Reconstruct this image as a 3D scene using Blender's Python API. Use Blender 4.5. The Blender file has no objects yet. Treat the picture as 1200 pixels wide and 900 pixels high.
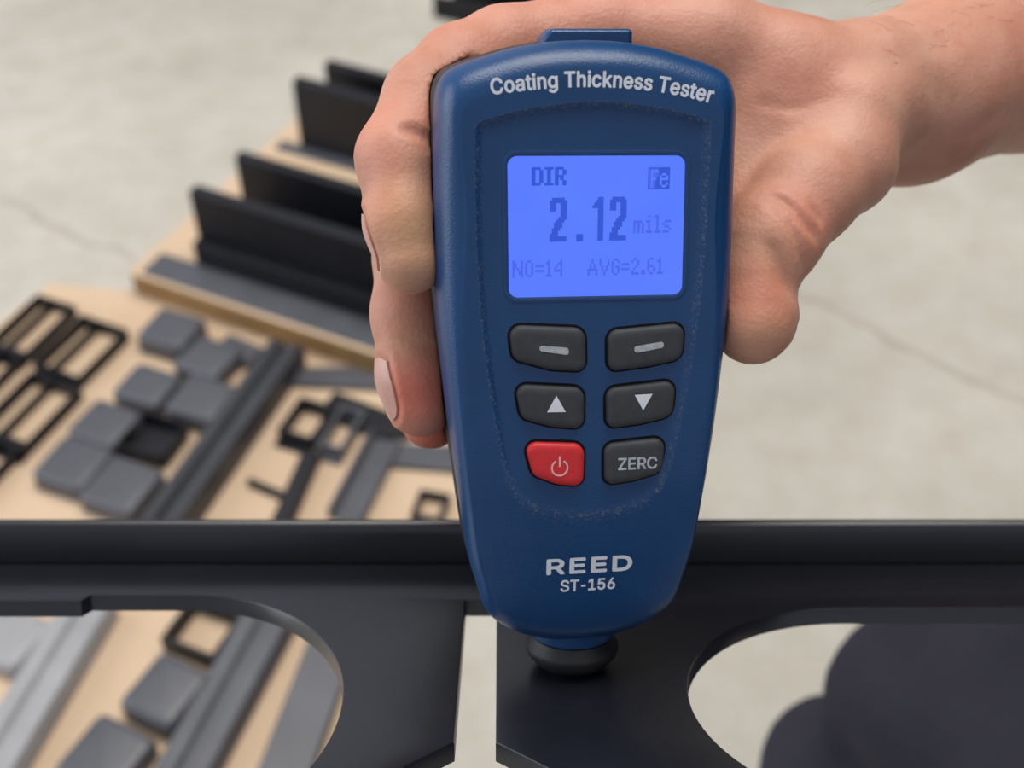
import bpy, bmesh, math, random
import numpy as np
from mathutils import Matrix, Vector

S = bpy.context.scene
COL = S.collection
random.seed(7)
RNG = np.random.default_rng(7)

# ------------------------------------------------------------------ camera
FPX = 1500.0                       # focal length in pixels of the 1200x900 frame
PITCH = math.radians(44)           # camera looks down at the floor
TILT = math.radians(15)            # camera axis against the plane of the metal panel
CAM_H = 0.80
Z0 = 0.300                         # depth of the probe contact point
cam_d = bpy.data.cameras.new('camera')
cam = bpy.data.objects.new('camera', cam_d)
COL.objects.link(cam)
cam_d.sensor_width = 36.0
cam_d.lens = FPX * 36.0 / 1200.0
cam_d.clip_start = 0.01
cam.location = (0, 0, CAM_H)
cam.rotation_euler = (math.radians(90) - PITCH, 0, 0)
cam_d.dof.use_dof = True
cam_d.dof.focus_distance = 0.268
cam_d.dof.aperture_fstop = 13.0
S.camera = cam

# ------------------------------------------------------------------ light
world = bpy.data.worlds.new('world')
S.world = world
world.use_nodes = True
bg = world.node_tree.nodes['Background']
bg.inputs[0].default_value = (0.82, 0.87, 1.0, 1)
bg.inputs[1].default_value = 0.56

def area(name, loc, target, size, power, color):
    d = bpy.data.lights.new(name, 'AREA')
    d.shape = 'RECTANGLE'
    d.size, d.size_y = size
    d.energy = power
    d.color = color
    o = bpy.data.objects.new(name, d)
    COL.objects.link(o)
    o.location = loc
    o.rotation_euler = (Vector(target) - Vector(loc)).to_track_quat('-Z', 'Y').to_euler()
    return o
area('ceiling_light_panel', (0.2, 1.3, 3.4), (0, 0.9, 0), (2.4, 1.6), 108, (1.0, 0.95, 0.87))
area('doorway_daylight', (-2.6, 0.6, 1.2), (0, 0.5, 0.6), (2.2, 2.3), 46, (0.92, 0.96, 1.0))
S.view_settings.view_transform = 'Standard'
S.view_settings.look = 'None'
S.view_settings.exposure = 0.0
S.view_settings.gamma = 1.0
S.view_settings.use_curve_mapping = False

# ------------------------------------------------------------------ frames
# D frame: origin at the probe contact, x right, y away from the lens along the panel, z off the panel
ROLL = PITCH - TILT
RW = Matrix.Rotation(-ROLL, 4, 'X')
_R = np.array([1, 0, 0.]); _U = np.array([0, math.sin(TILT), math.cos(TILT)]); _F = np.array([0, math.cos(TILT), -math.sin(TILT)])
CD = -(70 / FPX * Z0) * _R + (328 / FPX * Z0) * _U - Z0 * _F
MD = Matrix.Translation(Vector((0, 0, CAM_H)) - RW.to_3x3() @ Vector(CD)) @ RW
YAW = math.radians(8)
ME = MD @ Matrix.Rotation(YAW, 4, 'Z')

def P(px, py, depth):
    """photo pixel and depth (mm) -> D frame (mm)"""
    d = depth / 1000.0
    return (CD + d * (_R * (px - 600) / FPX - _U * (py - 450) / FPX + _F)) * 1000.0
def G(px, py, h=0.0):
    """photo pixel -> world point on the horizontal plane z = h (m)"""
    v = (py - 450) / FPX; u = (px - 600) / FPX
    s, c = math.sin(PITCH), math.cos(PITCH)
    z = (CAM_H - h) / (s + v * c)
    return Vector((u * z, z * (c - v * s), h))

# ------------------------------------------------------------------ helpers
def link(o, parent=None):
    COL.objects.link(o)
    if parent is not None:
        o.parent = parent
    return o
def tag(o, label=None, cat=None, group=None, kind=None):
    if label: o['label'] = label
    if cat: o['category'] = cat
    if group: o['group'] = group
    if kind: o['kind'] = kind
    return o
def empty(name, mat=None, label=None, cat=None, group=None):
    o = bpy.data.objects.new(name, None)
    o.empty_display_size = 0.02
    COL.objects.link(o)
    if mat is not None: o.matrix_world = mat
    return tag(o, label, cat, group)
def mesh_data(name, verts, faces, mat, smooth=True, scale=0.001, angle=None):
    me = bpy.data.meshes.new(name)
    v = np.asarray(verts, dtype=float) * scale
    me.from_pydata(v.tolist(), [], [tuple(int(i) for i in f) for f in faces])
    me.validate()
    bm = bmesh.new(); bm.from_mesh(me)
    bmesh.ops.recalc_face_normals(bm, faces=bm.faces[:])
    bm.to_mesh(me); bm.free()
    if mat is not None: me.materials.append(mat)
    if smooth:
        me.polygons.foreach_set('use_smooth', [True] * len(me.polygons))
        if angle is not None:
            me.set_sharp_from_angle(angle=math.radians(angle))
    me.update()
    return me
def mobj(name, verts, faces, mat, parent=None, smooth=True, scale=0.001, angle=35):
    return link(bpy.data.objects.new(name, mesh_data(name, verts, faces, mat, smooth, scale, angle)), parent)

class MB:
    """collects shapes (mm) for one mesh"""
    def __init__(self): self.v = []; self.f = []
    def add(self, v, f):
        n = len(self.v)
        self.v += [tuple(map(float, p)) for p in v]
        self.f += [tuple(i + n for i in q) for q in f]
        return self
    def box(self, x0, x1, y0, y1, z0, z1, b=0.6):
        b = min(b, (x1 - x0) * .3, (y1 - y0) * .3, (z1 - z0) * .3)
        rings = []
        for z, i in ((z0, b), (z0 + b, 0), (z1 - b, 0), (z1, b)):
            rings.append([(x0 + i, y0 + b, z), (x0 + b, y0 + i, z), (x1 - b, y0 + i, z), (x1 - i, y0 + b, z),
                          (x1 - i, y1 - b, z), (x1 - b, y1 - i, z), (x0 + b, y1 - i, z), (x0 + i, y1 - b, z)])
        return self.loft(rings)
    def loft(self, rings, cap0=True, cap1=True):
        n = len(rings[0]); v = [p for r in rings for p in r]; f = []
        for k in range(len(rings) - 1):
            for i in range(n):
                j = (i + 1) % n
                f.append((k * n + i, k * n + j, (k + 1) * n + j, (k + 1) * n + i))
        if cap0: f.append(tuple(range(n))[::-1])
        if cap1: f.append(tuple((len(rings) - 1) * n + i for i in range(n)))
        return self.add(v, f)
    def lathe(self, prof, n=48, c=(0, 0, 0)):
        rings = [[(c[0] + r * math.cos(2 * math.pi * i / n), c[1] + r * math.sin(2 * math.pi * i / n), c[2] + z) for i in range(n)] for r, z in prof]
        return self.loft(rings)
    def prism(self, poly, L0, L1, b=0.0):
        """poly in (y, z), extruded along x"""
        return self.loft([[(L0, y, z) for y, z in poly], [(L1, y, z) for y, z in poly]])
    def obj(self, name, mat, parent=None, angle=35, smooth=True):
        return mobj(name, self.v, self.f, mat, parent, smooth, 0.001, angle)
    def data(self, name, mat, angle=35):
        return mesh_data(name, self.v, self.f, mat, True, 0.001, angle)

def round_poly(pts, r, n=6):
    out = []
    m = len(pts)
    for i in range(m):
        p0, p, p1 = (np.array(pts[i - 1], float), np.array(pts[i], float), np.array(pts[(i + 1) % m], float))
        a = (p0 - p) / np.linalg.norm(p0 - p); b = (p1 - p) / np.linalg.norm(p1 - p)
        th = math.acos(max(-1, min(1, float(a @ b))))
        rr = r[i] if isinstance(r, (list, tuple)) else r
        d = rr / math.tan(th / 2)
        c = p + (a + b) / np.linalg.norm(a + b) * rr / math.sin(th / 2)
        s = p + a * d - c; e = p + b * d - c
        a0 = math.atan2(s[1], s[0]); a1 = math.atan2(e[1], e[0])
        da = (a1 - a0 + math.pi) % (2 * math.pi) - math.pi
        for k in range(n + 1):
            t = a0 + da * k / n
            out.append((c[0] + rr * math.cos(t), c[1] + rr * math.sin(t)))
    return out
def inset_poly(pts, d):
    p = np.array(pts, float)
    area2 = np.sum(p[:, 0] * np.roll(p[:, 1], -1) - np.roll(p[:, 0], -1) * p[:, 1])
    t = np.roll(p, -1, 0) - np.roll(p, 1, 0)
    t /= np.linalg.norm(t, axis=1)[:, None] + 1e-12
    nrm = np.stack([-t[:, 1], t[:, 0]], 1) * (1 if area2 > 0 else -1)
    return [tuple(q) for q in p + nrm * d]

# ------------------------------------------------------------------ materials
def mat_new(name):
    m = bpy.data.materials.new(name)
    m.use_nodes = True
    nt = m.node_tree
    return m, nt, nt.nodes['Principled BSDF']
def nd(nt, typ, **kw):
    n = nt.nodes.new(typ)
    for k, v in kw.items(): setattr(n, k, v)
    return n
def noise(nt, scale, detail=4, rough=0.55, coord='Object', dist=0.0):
    tc = nd(nt, 'ShaderNodeTexCoord')
    n = nd(nt, 'ShaderNodeTexNoise')
    n.inputs['Scale'].default_value = scale
    n.inputs['Detail'].default_value = detail
    n.inputs['Roughness'].default_value = rough
    n.inputs['Distortion'].default_value = dist
    nt.links.new(tc.outputs[coord], n.inputs['Vector'])
    return n
def ramp(nt, fac, stops):
    r = nd(nt, 'ShaderNodeValToRGB')
    e = r.color_ramp.elements
    while len(e) < len(stops): e.new(0.5)
    for q, (p, c) in zip(e, stops):
        q.position = p; q.color = (*c, 1) if len(c) == 3 else c
    nt.links.new(fac, r.inputs[0])
    return r
def bump(nt, bs, fac, strength, dist):
    b = nd(nt, 'ShaderNodeBump')
    b.inputs['Strength'].default_value = strength
    b.inputs['Distance'].default_value = dist
    nt.links.new(fac, b.inputs['Height'])
    nt.links.new(b.outputs[0], bs.inputs['Normal'])
    return b
def simple(name, col, rough=0.5, spec=0.5, var=0.12, vscale=60, bscale=None, bstr=0.15, bdist=0.0002, metal=0.0, coat=0.0):
    m, nt, bs = mat_new(name)
    n = noise(nt, vscale, 4)
    c0 = tuple(x * (1 - var) for x in col); c1 = tuple(min(1, x * (1 + var)) for x in col)
    r = ramp(nt, n.outputs['Fac'], [(0.3, c0), (0.7, c1)])
    nt.links.new(r.outputs[0], bs.inputs['Base Color'])
    bs.inputs['Roughness'].default_value = rough
    bs.inputs['Specular IOR Level'].default_value = spec
    bs.inputs['Metallic'].default_value = metal
    bs.inputs['Coat Weight'].default_value = coat
    if bscale:
        b = noise(nt, bscale, 2)
        bump(nt, bs, b.outputs['Fac'], bstr, bdist)
    return m
M = {}
M['blue'] = simple('blue_plastic', (0.0045, 0.048, 0.150), 0.34, 0.45, 0.06, 90, 2200, 0.45, 0.00016)
M['blue_smooth'] = simple('blue_plastic_smooth', (0.007, 0.046, 0.15), 0.45, 0.45, 0.10, 120, 3200, 0.12, 0.0001)
M['black_shell'] = simple('black_rear_shell', (0.016, 0.017, 0.020), 0.5, 0.4, 0.1, 90)
M['rubber'] = simple('black_rubber', (0.012, 0.012, 0.014), 0.55, 0.4, 0.15, 300, 1500, 0.1, 0.0001)
M['button'] = simple('grey_button_rubber', (0.040, 0.043, 0.048), 0.62, 0.4, 0.12, 500, 2500, 0.1, 0.0001)
M['gap'] = simple('button_gap_black', (0.004, 0.005, 0.008), 0.8, 0.2, 0.1, 100)
M['red'] = simple('red_button_rubber', (0.62, 0.022, 0.026), 0.5, 0.45, 0.07, 500, 2500, 0.08, 0.0001)
M['white'] = simple('white_print', (0.74, 0.76, 0.80), 0.5, 0.3, 0.05, 400)
M['greyprint'] = simple('worn_grey_print', (0.42, 0.44, 0.46), 0.6, 0.3, 0.2, 900)
M['pinkprint'] = simple('pale_pink_print', (0.80, 0.45, 0.43), 0.6, 0.3, 0.05, 900)
M['coat'] = simple('black_powder_coat', (0.006, 0.0066, 0.0105), 0.30, 0.68, 0.15, 40, 1800, 0.06, 0.0001)
M['part'] = simple('black_coated_part', (0.009, 0.0095, 0.013), 0.45, 0.3, 0.2, 30)
M['part_grey'] = simple('grey_coated_part', (0.075, 0.078, 0.09), 0.38, 0.5, 0.15, 25)
M['part_mid'] = simple('mid_grey_coated_part', (0.034, 0.035, 0.041), 0.36, 0.5, 0.15, 25)
M['part_light'] = simple('light_grey_part', (0.30, 0.30, 0.31), 0.40, 0.5, 0.10, 25)
M['nail'] = simple('fingernail', (0.58, 0.315, 0.255), 0.36, 0.5, 0.06, 300)
M['hair'] = simple('dark_body_hair', (0.12, 0.07, 0.045), 0.5, 0.3, 0.2, 300)
M['wall'] = simple('added_dark_wall', (0.03, 0.03, 0.034), 0.7, 0.3, 0.15, 3)
M['brown_edge'] = simple('board_edge_brown', (0.33, 0.20, 0.085), 0.75, 0.2, 0.25, 18)

def emit_mat(name, col, strength, var=0.05):
    m, nt, bs = mat_new(name)
    n = noise(nt, 60, 2)
    r = ramp(nt, n.outputs['Fac'], [(0.3, tuple(c * (1 - var) for c in col)), (0.7, tuple(min(1, c * (1 + var)) for c in col))])
    nt.links.new(r.outputs[0], bs.inputs['Emission Color'])
    bs.inputs['Emission Strength'].default_value = strength
    bs.inputs['Base Color'].default_value = (*[c * 0.1 for c in col], 1)
    bs.inputs['Roughness'].default_value = 0.25
    bs.inputs['Specular IOR Level'].default_value = 0.3
    return m
def dusty_blue():
    m = M['blue']; nt = m.node_tree; bs = nt.nodes['Principled BSDF']
    src = bs.inputs['Base Color'].links[0].from_socket
    at = nd(nt, 'ShaderNodeAttribute', attribute_name='dust')
    n = noise(nt, 1500, 3, 0.7)
    r = ramp(nt, n.outputs['Fac'], [(0.50, (0, 0, 0)), (0.66, (1, 1, 1))])
    mu = nd(nt, 'ShaderNodeMath', operation='MULTIPLY'); nt.links.new(at.outputs['Fac'], mu.inputs[0]); nt.links.new(r.outputs[0], mu.inputs[1])
    mu2 = nd(nt, 'ShaderNodeMath', operation='MULTIPLY'); nt.links.new(mu.outputs[0], mu2.inputs[0]); mu2.inputs[1].default_value = 0.6
    mx = nd(nt, 'ShaderNodeMix', data_type='RGBA'); nt.links.new(mu2.outputs[0], mx.inputs[0]); nt.links.new(src, mx.inputs[6]); mx.inputs[7].default_value = (0.17, 0.15, 0.11, 1)
    nt.links.new(mx.outputs[2], bs.inputs['Base Color'])
dusty_blue()
M['lcd'] = emit_mat('lcd_backlight', (0.090, 0.185, 0.98), 1.0)
M['lcd_seg'] = emit_mat('lcd_dark_dot', (0.030, 0.085, 0.60), 1.0, 0.03)
M['lcd_dim'] = emit_mat('lcd_faint_dot', (0.058, 0.125, 0.76), 1.0, 0.03)

def skin_mat():
    m, nt, bs = mat_new('skin')
    at = nd(nt, 'ShaderNodeAttribute', attribute_name='flush')
    sep = nd(nt, 'ShaderNodeSeparateColor')
    nt.links.new(at.outputs['Color'], sep.inputs[0])
    n1 = noise(nt, 55, 5, 0.6)
    base = ramp(nt, n1.outputs['Fac'], [(0.30, (0.46, 0.205, 0.135)), (0.5, (0.53, 0.262, 0.180)), (0.72, (0.58, 0.32, 0.228))])
    mx = nd(nt, 'ShaderNodeMix', data_type='RGBA')
    nt.links.new(sep.outputs[0], mx.inputs[0])
    nt.links.new(base.outputs[0], mx.inputs[6])
    mx.inputs[7].default_value = (0.60, 0.14, 0.09, 1)
    mx2 = nd(nt, 'ShaderNodeMix', data_type='RGBA')
    nt.links.new(sep.outputs[1], mx2.inputs[0])
    nt.links.new(mx.outputs[2], mx2.inputs[6])
    mx2.inputs[7].default_value = (0.45, 0.26, 0.115, 1)
    nt.links.new(mx2.outputs[2], bs.inputs['Base Color'])
    bs.inputs['Roughness'].default_value = 0.52
    bs.inputs['Specular IOR Level'].default_value = 0.38
    bs.inputs['Subsurface Weight'].default_value = 0.25
    bs.inputs['Subsurface Radius'].default_value = (1.0, 0.35, 0.2)
    bs.inputs['Subsurface Scale'].default_value = 0.004
    vor = nd(nt, 'ShaderNodeTexVoronoi'); vor.inputs['Scale'].default_value = 1100
    tc = nd(nt, 'ShaderNodeTexCoord'); nt.links.new(tc.outputs['Object'], vor.inputs['Vector'])
    n2 = noise(nt, 420, 5, 0.6)
    add = nd(nt, 'ShaderNodeMath', operation='MULTIPLY_ADD')
    nt.links.new(vor.outputs['Distance'], add.inputs[0]); add.inputs[1].default_value = 0.35
    nt.links.new(n2.outputs['Fac'], add.inputs[2])
    bump(nt, bs, add.outputs[0], 0.38, 0.0005)
    return m
M['skin'] = skin_mat()

def cloth_mat(name, col):
    m, nt, bs = mat_new(name)
    n = noise(nt, 14, 5)
    r = ramp(nt, n.outputs['Fac'], [(0.3, tuple(c * .8 for c in col)), (0.7, tuple(c * 1.2 for c in col))])
    nt.links.new(r.outputs[0], bs.inputs['Base Color'])
    bs.inputs['Roughness'].default_value = 0.9
    bs.inputs['Specular IOR Level'].default_value = 0.2
    w = noise(nt, 900, 2)
    bump(nt, bs, w.outputs['Fac'], 0.3, 0.0005)
    return m
M['trousers'] = cloth_mat('navy_cloth', (0.027, 0.026, 0.037))
M['shirt'] = cloth_mat('dark_shirt_cloth', (0.03, 0.03, 0.035))

def concrete_mat():
    m, nt, bs = mat_new('concrete_floor')
    n1 = noise(nt, 3.0, 6, 0.6); n2 = noise(nt, 22, 6, 0.65)
    a = ramp(nt, n1.outputs['Fac'], [(0.3, (0.40, 0.38, 0.328)), (0.5, (0.475, 0.45, 0.398)), (0.7, (0.545, 0.52, 0.463))])
    b = ramp(nt, n2.outputs['Fac'], [(0.35, (0.90, 0.88, 0.84)), (0.65, (1, 1, 1))])
    mx = nd(nt, 'ShaderNodeMix', data_type='RGBA', blend_type='MULTIPLY'); mx.inputs[0].default_value = 1
    nt.links.new(a.outputs[0], mx.inputs[6]); nt.links.new(b.outputs[0], mx.inputs[7])
    # two hairline cracks with a shape of their own
    tc = nd(nt, 'ShaderNodeTexCoord')
    wob = noise(nt, 9, 3)
    out = mx.outputs[2]
    for (p, q) in ((G(0, 240), G(150, 308)), (G(930, 345), G(1260, 495))):
        d = (q - p); L = d.length; d = d / L
        nrm = Vector((-d.y, d.x, 0))
        dot = nd(nt, 'ShaderNodeVectorMath', operation='DOT_PRODUCT'); nt.links.new(tc.outputs['Object'], dot.inputs[0]); dot.inputs[1].default_value = nrm
        al = nd(nt, 'ShaderNodeVectorMath', operation='DOT_PRODUCT'); nt.links.new(tc.outputs['Object'], al.inputs[0]); al.inputs[1].default_value = d
        s1 = nd(nt, 'ShaderNodeMath', operation='MULTIPLY_ADD'); nt.links.new(wob.outputs['Fac'], s1.inputs[0]); s1.inputs[1].default_value = 0.06; s1.inputs[2].default_value = -0.03 - nrm.dot(p)
        s2 = nd(nt, 'ShaderNodeMath', operation='ADD'); nt.links.new(dot.outputs['Value'], s2.inputs[0]); nt.links.new(s1.outputs[0], s2.inputs[1])
        ab = nd(nt, 'ShaderNodeMath', operation='ABSOLUTE'); nt.links.new(s2.outputs[0], ab.inputs[0])
        mr = nd(nt, 'ShaderNodeMapRange'); mr.inputs[1].default_value = 0.001; mr.inputs[2].default_value = 0.007; mr.inputs[3].default_value = 0.45; mr.inputs[4].default_value = 0
        nt.links.new(ab.outputs[0], mr.inputs[0])
        # only along the crack
        s3 = nd(nt, 'ShaderNodeMath', operation='SUBTRACT'); nt.links.new(al.outputs['Value'], s3.inputs[0]); s3.inputs[1].default_value = d.dot((p + q) / 2)
        ab2 = nd(nt, 'ShaderNodeMath', operation='ABSOLUTE'); nt.links.new(s3.outputs[0], ab2.inputs[0])
        mr2 = nd(nt, 'ShaderNodeMapRange'); mr2.inputs[1].default_value = L * .45; mr2.inputs[2].default_value = L * .6; mr2.inputs[3].default_value = 1; mr2.inputs[4].default_value = 0
        nt.links.new(ab2.outputs[0], mr2.inputs[0])
        mul = nd(nt, 'ShaderNodeMath', operation='MULTIPLY'); nt.links.new(mr.outputs[0], mul.inputs[0]); nt.links.new(mr2.outputs[0], mul.inputs[1])
        mm = nd(nt, 'ShaderNodeMix', data_type='RGBA')
        nt.links.new(mul.outputs[0], mm.inputs[0]); nt.links.new(out, mm.inputs[6]); mm.inputs[7].default_value = (0.27, 0.22, 0.17, 1)
        out = mm.outputs[2]
    nt.links.new(out, bs.inputs['Base Color'])
    bs.inputs['Roughness'].default_value = 0.6
    bs.inputs['Specular IOR Level'].default_value = 0.25
    bump(nt, bs, n2.outputs['Fac'], 0.2, 0.002)
    return m
M['concrete'] = concrete_mat()
def card_mat():
    m, nt, bs = mat_new('tan_cardboard')
    n1 = noise(nt, 5, 5); 
    a = ramp(nt, n1.outputs['Fac'], [(0.3, (0.54, 0.39, 0.26)), (0.7, (0.64, 0.48, 0.335))])
    nt.links.new(a.outputs[0], bs.inputs['Base Color'])
    bs.inputs['Roughness'].default_value = 0.85
    bs.inputs['Specular IOR Level'].default_value = 0.2
    n2 = noise(nt, 120, 3)
    bump(nt, bs, n2.outputs['Fac'], 0.2, 0.0008)
    return m
M['card'] = card_mat()

# ------------------------------------------------------------------ the setting
tag(mobj('floor', [(-6, -4, 0), (6, -4, 0), (6, 8, 0), (-6, 8, 0), (-6, -4, -.1), (6, -4, -.1), (6, 8, -.1), (-6, 8, -.1)],
     [(0, 1, 2, 3), (7, 6, 5, 4), (0, 4, 5, 1), (1, 5, 6, 2), (2, 6, 7, 3), (3, 7, 4, 0)], M['concrete'], None, False, 1.0), kind='structure')

# unseen dark walls, added to darken the panel's right half; left open to daylight
b = MB()
b.box(0, 6000, 4200, 4300, 0, 3800, 5)
for i in range(10): b.box(60 + i * 600, 100 + i * 600, 4160, 4199, 0, 3190, 5)
tag(b.obj('added_wall_back', M['wall']), kind='structure')
b = MB(); b.box(2600, 2700, -1500, 4150, 0, 3200, 5)
for i in range(9): b.box(2560, 2599, -1300 + i * 600, -1260 + i * 600, 0, 3190, 5)
tag(b.obj('added_wall_right', M['wall']), kind='structure')

# grid of the laid-out work on the floor
TH = math.radians(-25.2)
E1 = Vector((math.cos(TH), math.sin(TH), 0)); E2 = Vector((-math.sin(TH), math.cos(TH), 0))
def MG(origin, ang=0.0):
    """matrix at a world point with x along E1 turned by ang degrees"""
    return Matrix.Translation(origin) @ Matrix.Rotation(TH + math.radians(ang), 4, 'Z')
def place(o, origin, ang=0.0):
    o.matrix_world = MG(origin, ang)
    return o

CARD_T = 4.0          # mm
_c = [G(60, 336), G(330, 362), G(700, 470), G(572, 634), G(455, 800), G(330, 985), G(-330, 985), G(-330, 640)]
_c = round_poly([(p.x * 1000, p.y * 1000) for p in _c], 4.0, 3)
b = MB(); b.loft([[(x, y, 0.1) for x, y in _c], [(x, y, CARD_T) for x, y in _c]])
sheet = b.obj('cardboard_sheet', M['card'], smooth=False)
tag(sheet, 'flat tan cardboard sheet on the floor under the small black parts', 'cardboard')
HC = CARD_T / 1000

BOARD_T = 26.0
HB = HC + BOARD_T / 1000
BO = G(150, 319, HC + BOARD_T / 1000)
BO.z = HC
bd = empty('wooden_board', MG(BO), 'thick tan board with brown edge carrying the long black channels', 'board')
_q = G(640, 487, HB) - Vector((BO.x, BO.y, HB)); BW = _q.dot(E1) * 1000
_q = G(362, 124, HB) - Vector((BO.x, BO.y, HB)); BD = _q.dot(E2) * 1000
b = MB(); b.box(0, BW, 0, BD, BOARD_T - 2.5, BOARD_T, .8); b.obj('top_sheet', M['card'], bd)
b = MB(); b.box(1, BW - 1, 1.5, BD - 1, 0.0, BOARD_T - 2.6, .8); b.obj('core', M['brown_edge'], bd)

# long channels on the board
def channel(org_px, L, hf, hb, gap, label, foot=True):
    o = G(*org_px, HB)
    r = empty('steel_channel', MG(o), label, 'channel', 'black channels on the board')
    b = MB(); b.box(0, L, 0, 5, 0, hf, .8); b.box(0, L, 5.1, 13, hf - 3, hf, .7); b.obj('front_wall', M['part'], r)
    b = MB(); b.box(6, L, gap, gap + 5, 0, hb, .8); b.box(6, L, gap + 5.1, gap + 12, hb - 3, hb, .7); b.obj('rear_wall', M['part'], r)
    b = MB(); b.box(4, L, 5.2, gap - .2, 0, 3, .7); b.obj('web', M['part'], r)
    if foot:
        b = MB(); b.box(2, L, -12, -.2, 0, 27, .8); b.obj('ledge', M['part'], r)
        b = MB(); b.box(-38, L, -44, -12.2, 0, 3, .8); b.obj('foot_flange', M['part_grey'], r)
    else:
        b = MB(); b.box(-22, L, -16, -.2, 0, 3, .8); b.obj('foot_flange', M['part_grey'], r)
    return r
channel((237, 302), BW - 70, 78, 78, 66, 'nearest tall black steel channel standing on the tan board')
channel((352, 172), BW - 95, 80, 74, 52, 'second tall black channel, farther back beside the index finger', False)
fo = G(508, 20); fo.z = 0.0002
fr = empty('steel_rail', MG(fo), 'black rail on the floor, showing just above the knuckles of the hand', 'rail')
b = MB(); b.box(0, 300, 0, 60, 0, 4, .8); b.obj('base', M['part'], fr)
b = MB(); b.box(0, 300, 0, 5, 4.1, 30, .8); b.obj('front_wall', M['part'], fr)
b = MB(); b.box(0, 300, 55, 60, 4.1, 30, .8); b.obj('rear_wall', M['part'], fr)

# ------------------------------------------------------------------ small coated parts
def cap_mesh(w, d, h, mat, name='post_cap_mesh'):
    """hollow square post cap, closed on top"""
    b = MB()
    base = [(-w / 2, -d / 2), (w / 2, -d / 2), (w / 2, d / 2), (-w / 2, d / 2)]
    def ring(i, z, r): return [(x, y, z) for x, y in round_poly([(p[0] - math.copysign(i, p[0]), p[1] - math.copysign(i, p[1])) for p in base], r, 4)]
    b.loft([ring(3.0, h - 3.2, 2), ring(2.4, 0, 2.4), ring(0.3, 0, 6), ring(0, .6, 6), ring(0, h - 5, 6), ring(.5, h - 3, 6), ring(1.6, h - 1.3, 5.5), ring(3.4, h - .2, 4.5), ring(6, h + .2, 2)])
    return b.data(name, mat, 40)
def flip(me):
    return me
CAPS = [  # px, py of the centre, ang, mat, w, d, h, upside down, label
    (200, 383, 3, 'part_grey', 50, 46, 20, False, 'dark grey square cap farthest back, just below the board edge'),
    (243, 417, -2, 'part_grey', 48, 46, 18, False, 'square grey cap touching the long bar, second from the board'),
    (172, 449, 2, 'part_grey', 48, 44, 18, False, 'square grey cap on the left of the middle pair on the cardboard'),
    (236, 464, 4, 'part_grey', 50, 48, 20, False, 'square grey cap on the right of the middle pair, beside the long bar'),
    (122, 494, 0, 'part_grey', 49, 46, 18, False, 'square grey cap left of the upturned black cap'),
    (183, 524, 4, 'part', 46, 44, 16, True, 'upturned black cap showing its hollow inside'),
    (85, 540, 3, 'part_grey', 51, 50, 18, False, 'front left square grey cap, leftmost of the group above the panel'),
    (142, 566, 2, 'part_grey', 52, 52, 18, False, 'front right square grey cap just above the panel rim'),
    (8, 743, 0, 'part_light', 50, 46, 16, False, 'pale silver-grey cap at the left edge seen through the left opening'),
    (193, 806, -2, 'part_grey', 46, 50, 20, False, 'dark grey cap in the middle of the left opening'),
    (122, 884, -2, 'part_grey', 50, 52, 18, False, 'dark grey cap at the bottom of the left opening'),
]
_capc = {}
for px, py, ang, mt, w, d, h, up, lab in CAPS:
    k = (mt, w, d, h)
    if k not in _capc: _capc[k] = cap_mesh(w, d, h, M[mt])
    o = bpy.data.objects.new('post_cap', _capc[k]); COL.objects.link(o)
    loc = G(px, py, HC + (0 if up else h / 1000)); loc.z = HC + .0002
    o.matrix_world = MG(loc, ang)
    if up: o.matrix_world = MG(loc + Vector((0, 0, (h + .5) / 1000)), ang) @ Matrix.Rotation(math.pi, 4, 'X')
    tag(o, lab, 'cap', 'square post caps on the cardboard')

def bar_between(name, p0, p1, width, h, mat, label, cat, group, style='double'):
    a = G(*p0, HC); c = G(*p1, HC); d = c - a; L = d.length * 1000
    a.z = HC + .0002
    ang = math.degrees(math.atan2(d.y, d.x)) - math.degrees(TH)
    w = width / 2
    if style == 'double':
        poly = [(-w, 0), (-w, h * .7), (-w + 3, h), (-w * .25, h), (-w * .12, h * .8), (w * .12, h * .8), (w * .25, h), (w - 3, h), (w, h * .7), (w, 0), (w - 2.5, 0), (w - 2.5, h * .5), (-w + 2.5, h * .5), (-w + 2.5, 0)]
    elif style == 'channel':
        poly = [(-w, 0), (-w, h - 1), (-w + 1, h), (-w + 3.5, h), (-w + 4.2, h - 1), (-w + 4.2, 3), (w - 4.2, 3), (w - 4.2, h * .7 - 1), (w - 3.5, h * .7), (w - 1, h * .7), (w, h * .7 - 1), (w, 0)]
    else:
        poly = [(-w, 0), (-w, h - 1), (-w + 1, h), (w - 1, h), (w, h - 1), (w, 0)]
    r = empty(name, MG(a, ang), label, cat, group)
    b = MB(); b.prism(poly, 0, L); b.obj('profile', mat, r)
    b = MB(); b.loft([[(-1.5, y * .94, z * .96 + .1) for y, z in poly], [(-.05, y, z) for y, z in poly]]); b.obj('end_lip', mat, r)
    return r
bar_between('long_bar', (339, 424), (192, 634), 36, 24, M['part_mid'], 'long dark channel bar lying between the caps and the small brackets', 'bar', 'bars on the cardboard')
bar_between('long_bar', (112, 716), (-20, 935), 40, 18, M['part_light'], 'bright silver-grey double-ribbed bar at the left of the left opening', 'bar', 'bars on the cardboard')
bar_between('long_bar', (324, 722), (214, 925), 40, 18, M['part_grey'], 'grey double-ribbed bar in the right half of the left opening', 'bar', 'bars on the cardboard')
bar_between('flat_bar', (397, 745), (328, 930), 36, 10, M['part_grey'], 'wide flat grey bar against the right end of the left opening', 'bar', 'bars on the cardboard', 'flat')
bar_between('flat_bar', (452, 520), (405, 612), 30, 12, M['part_grey'], 'wide dark grey bar just left of the blue tester', 'bar', 'bars on the cardboard', 'channel')
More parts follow.
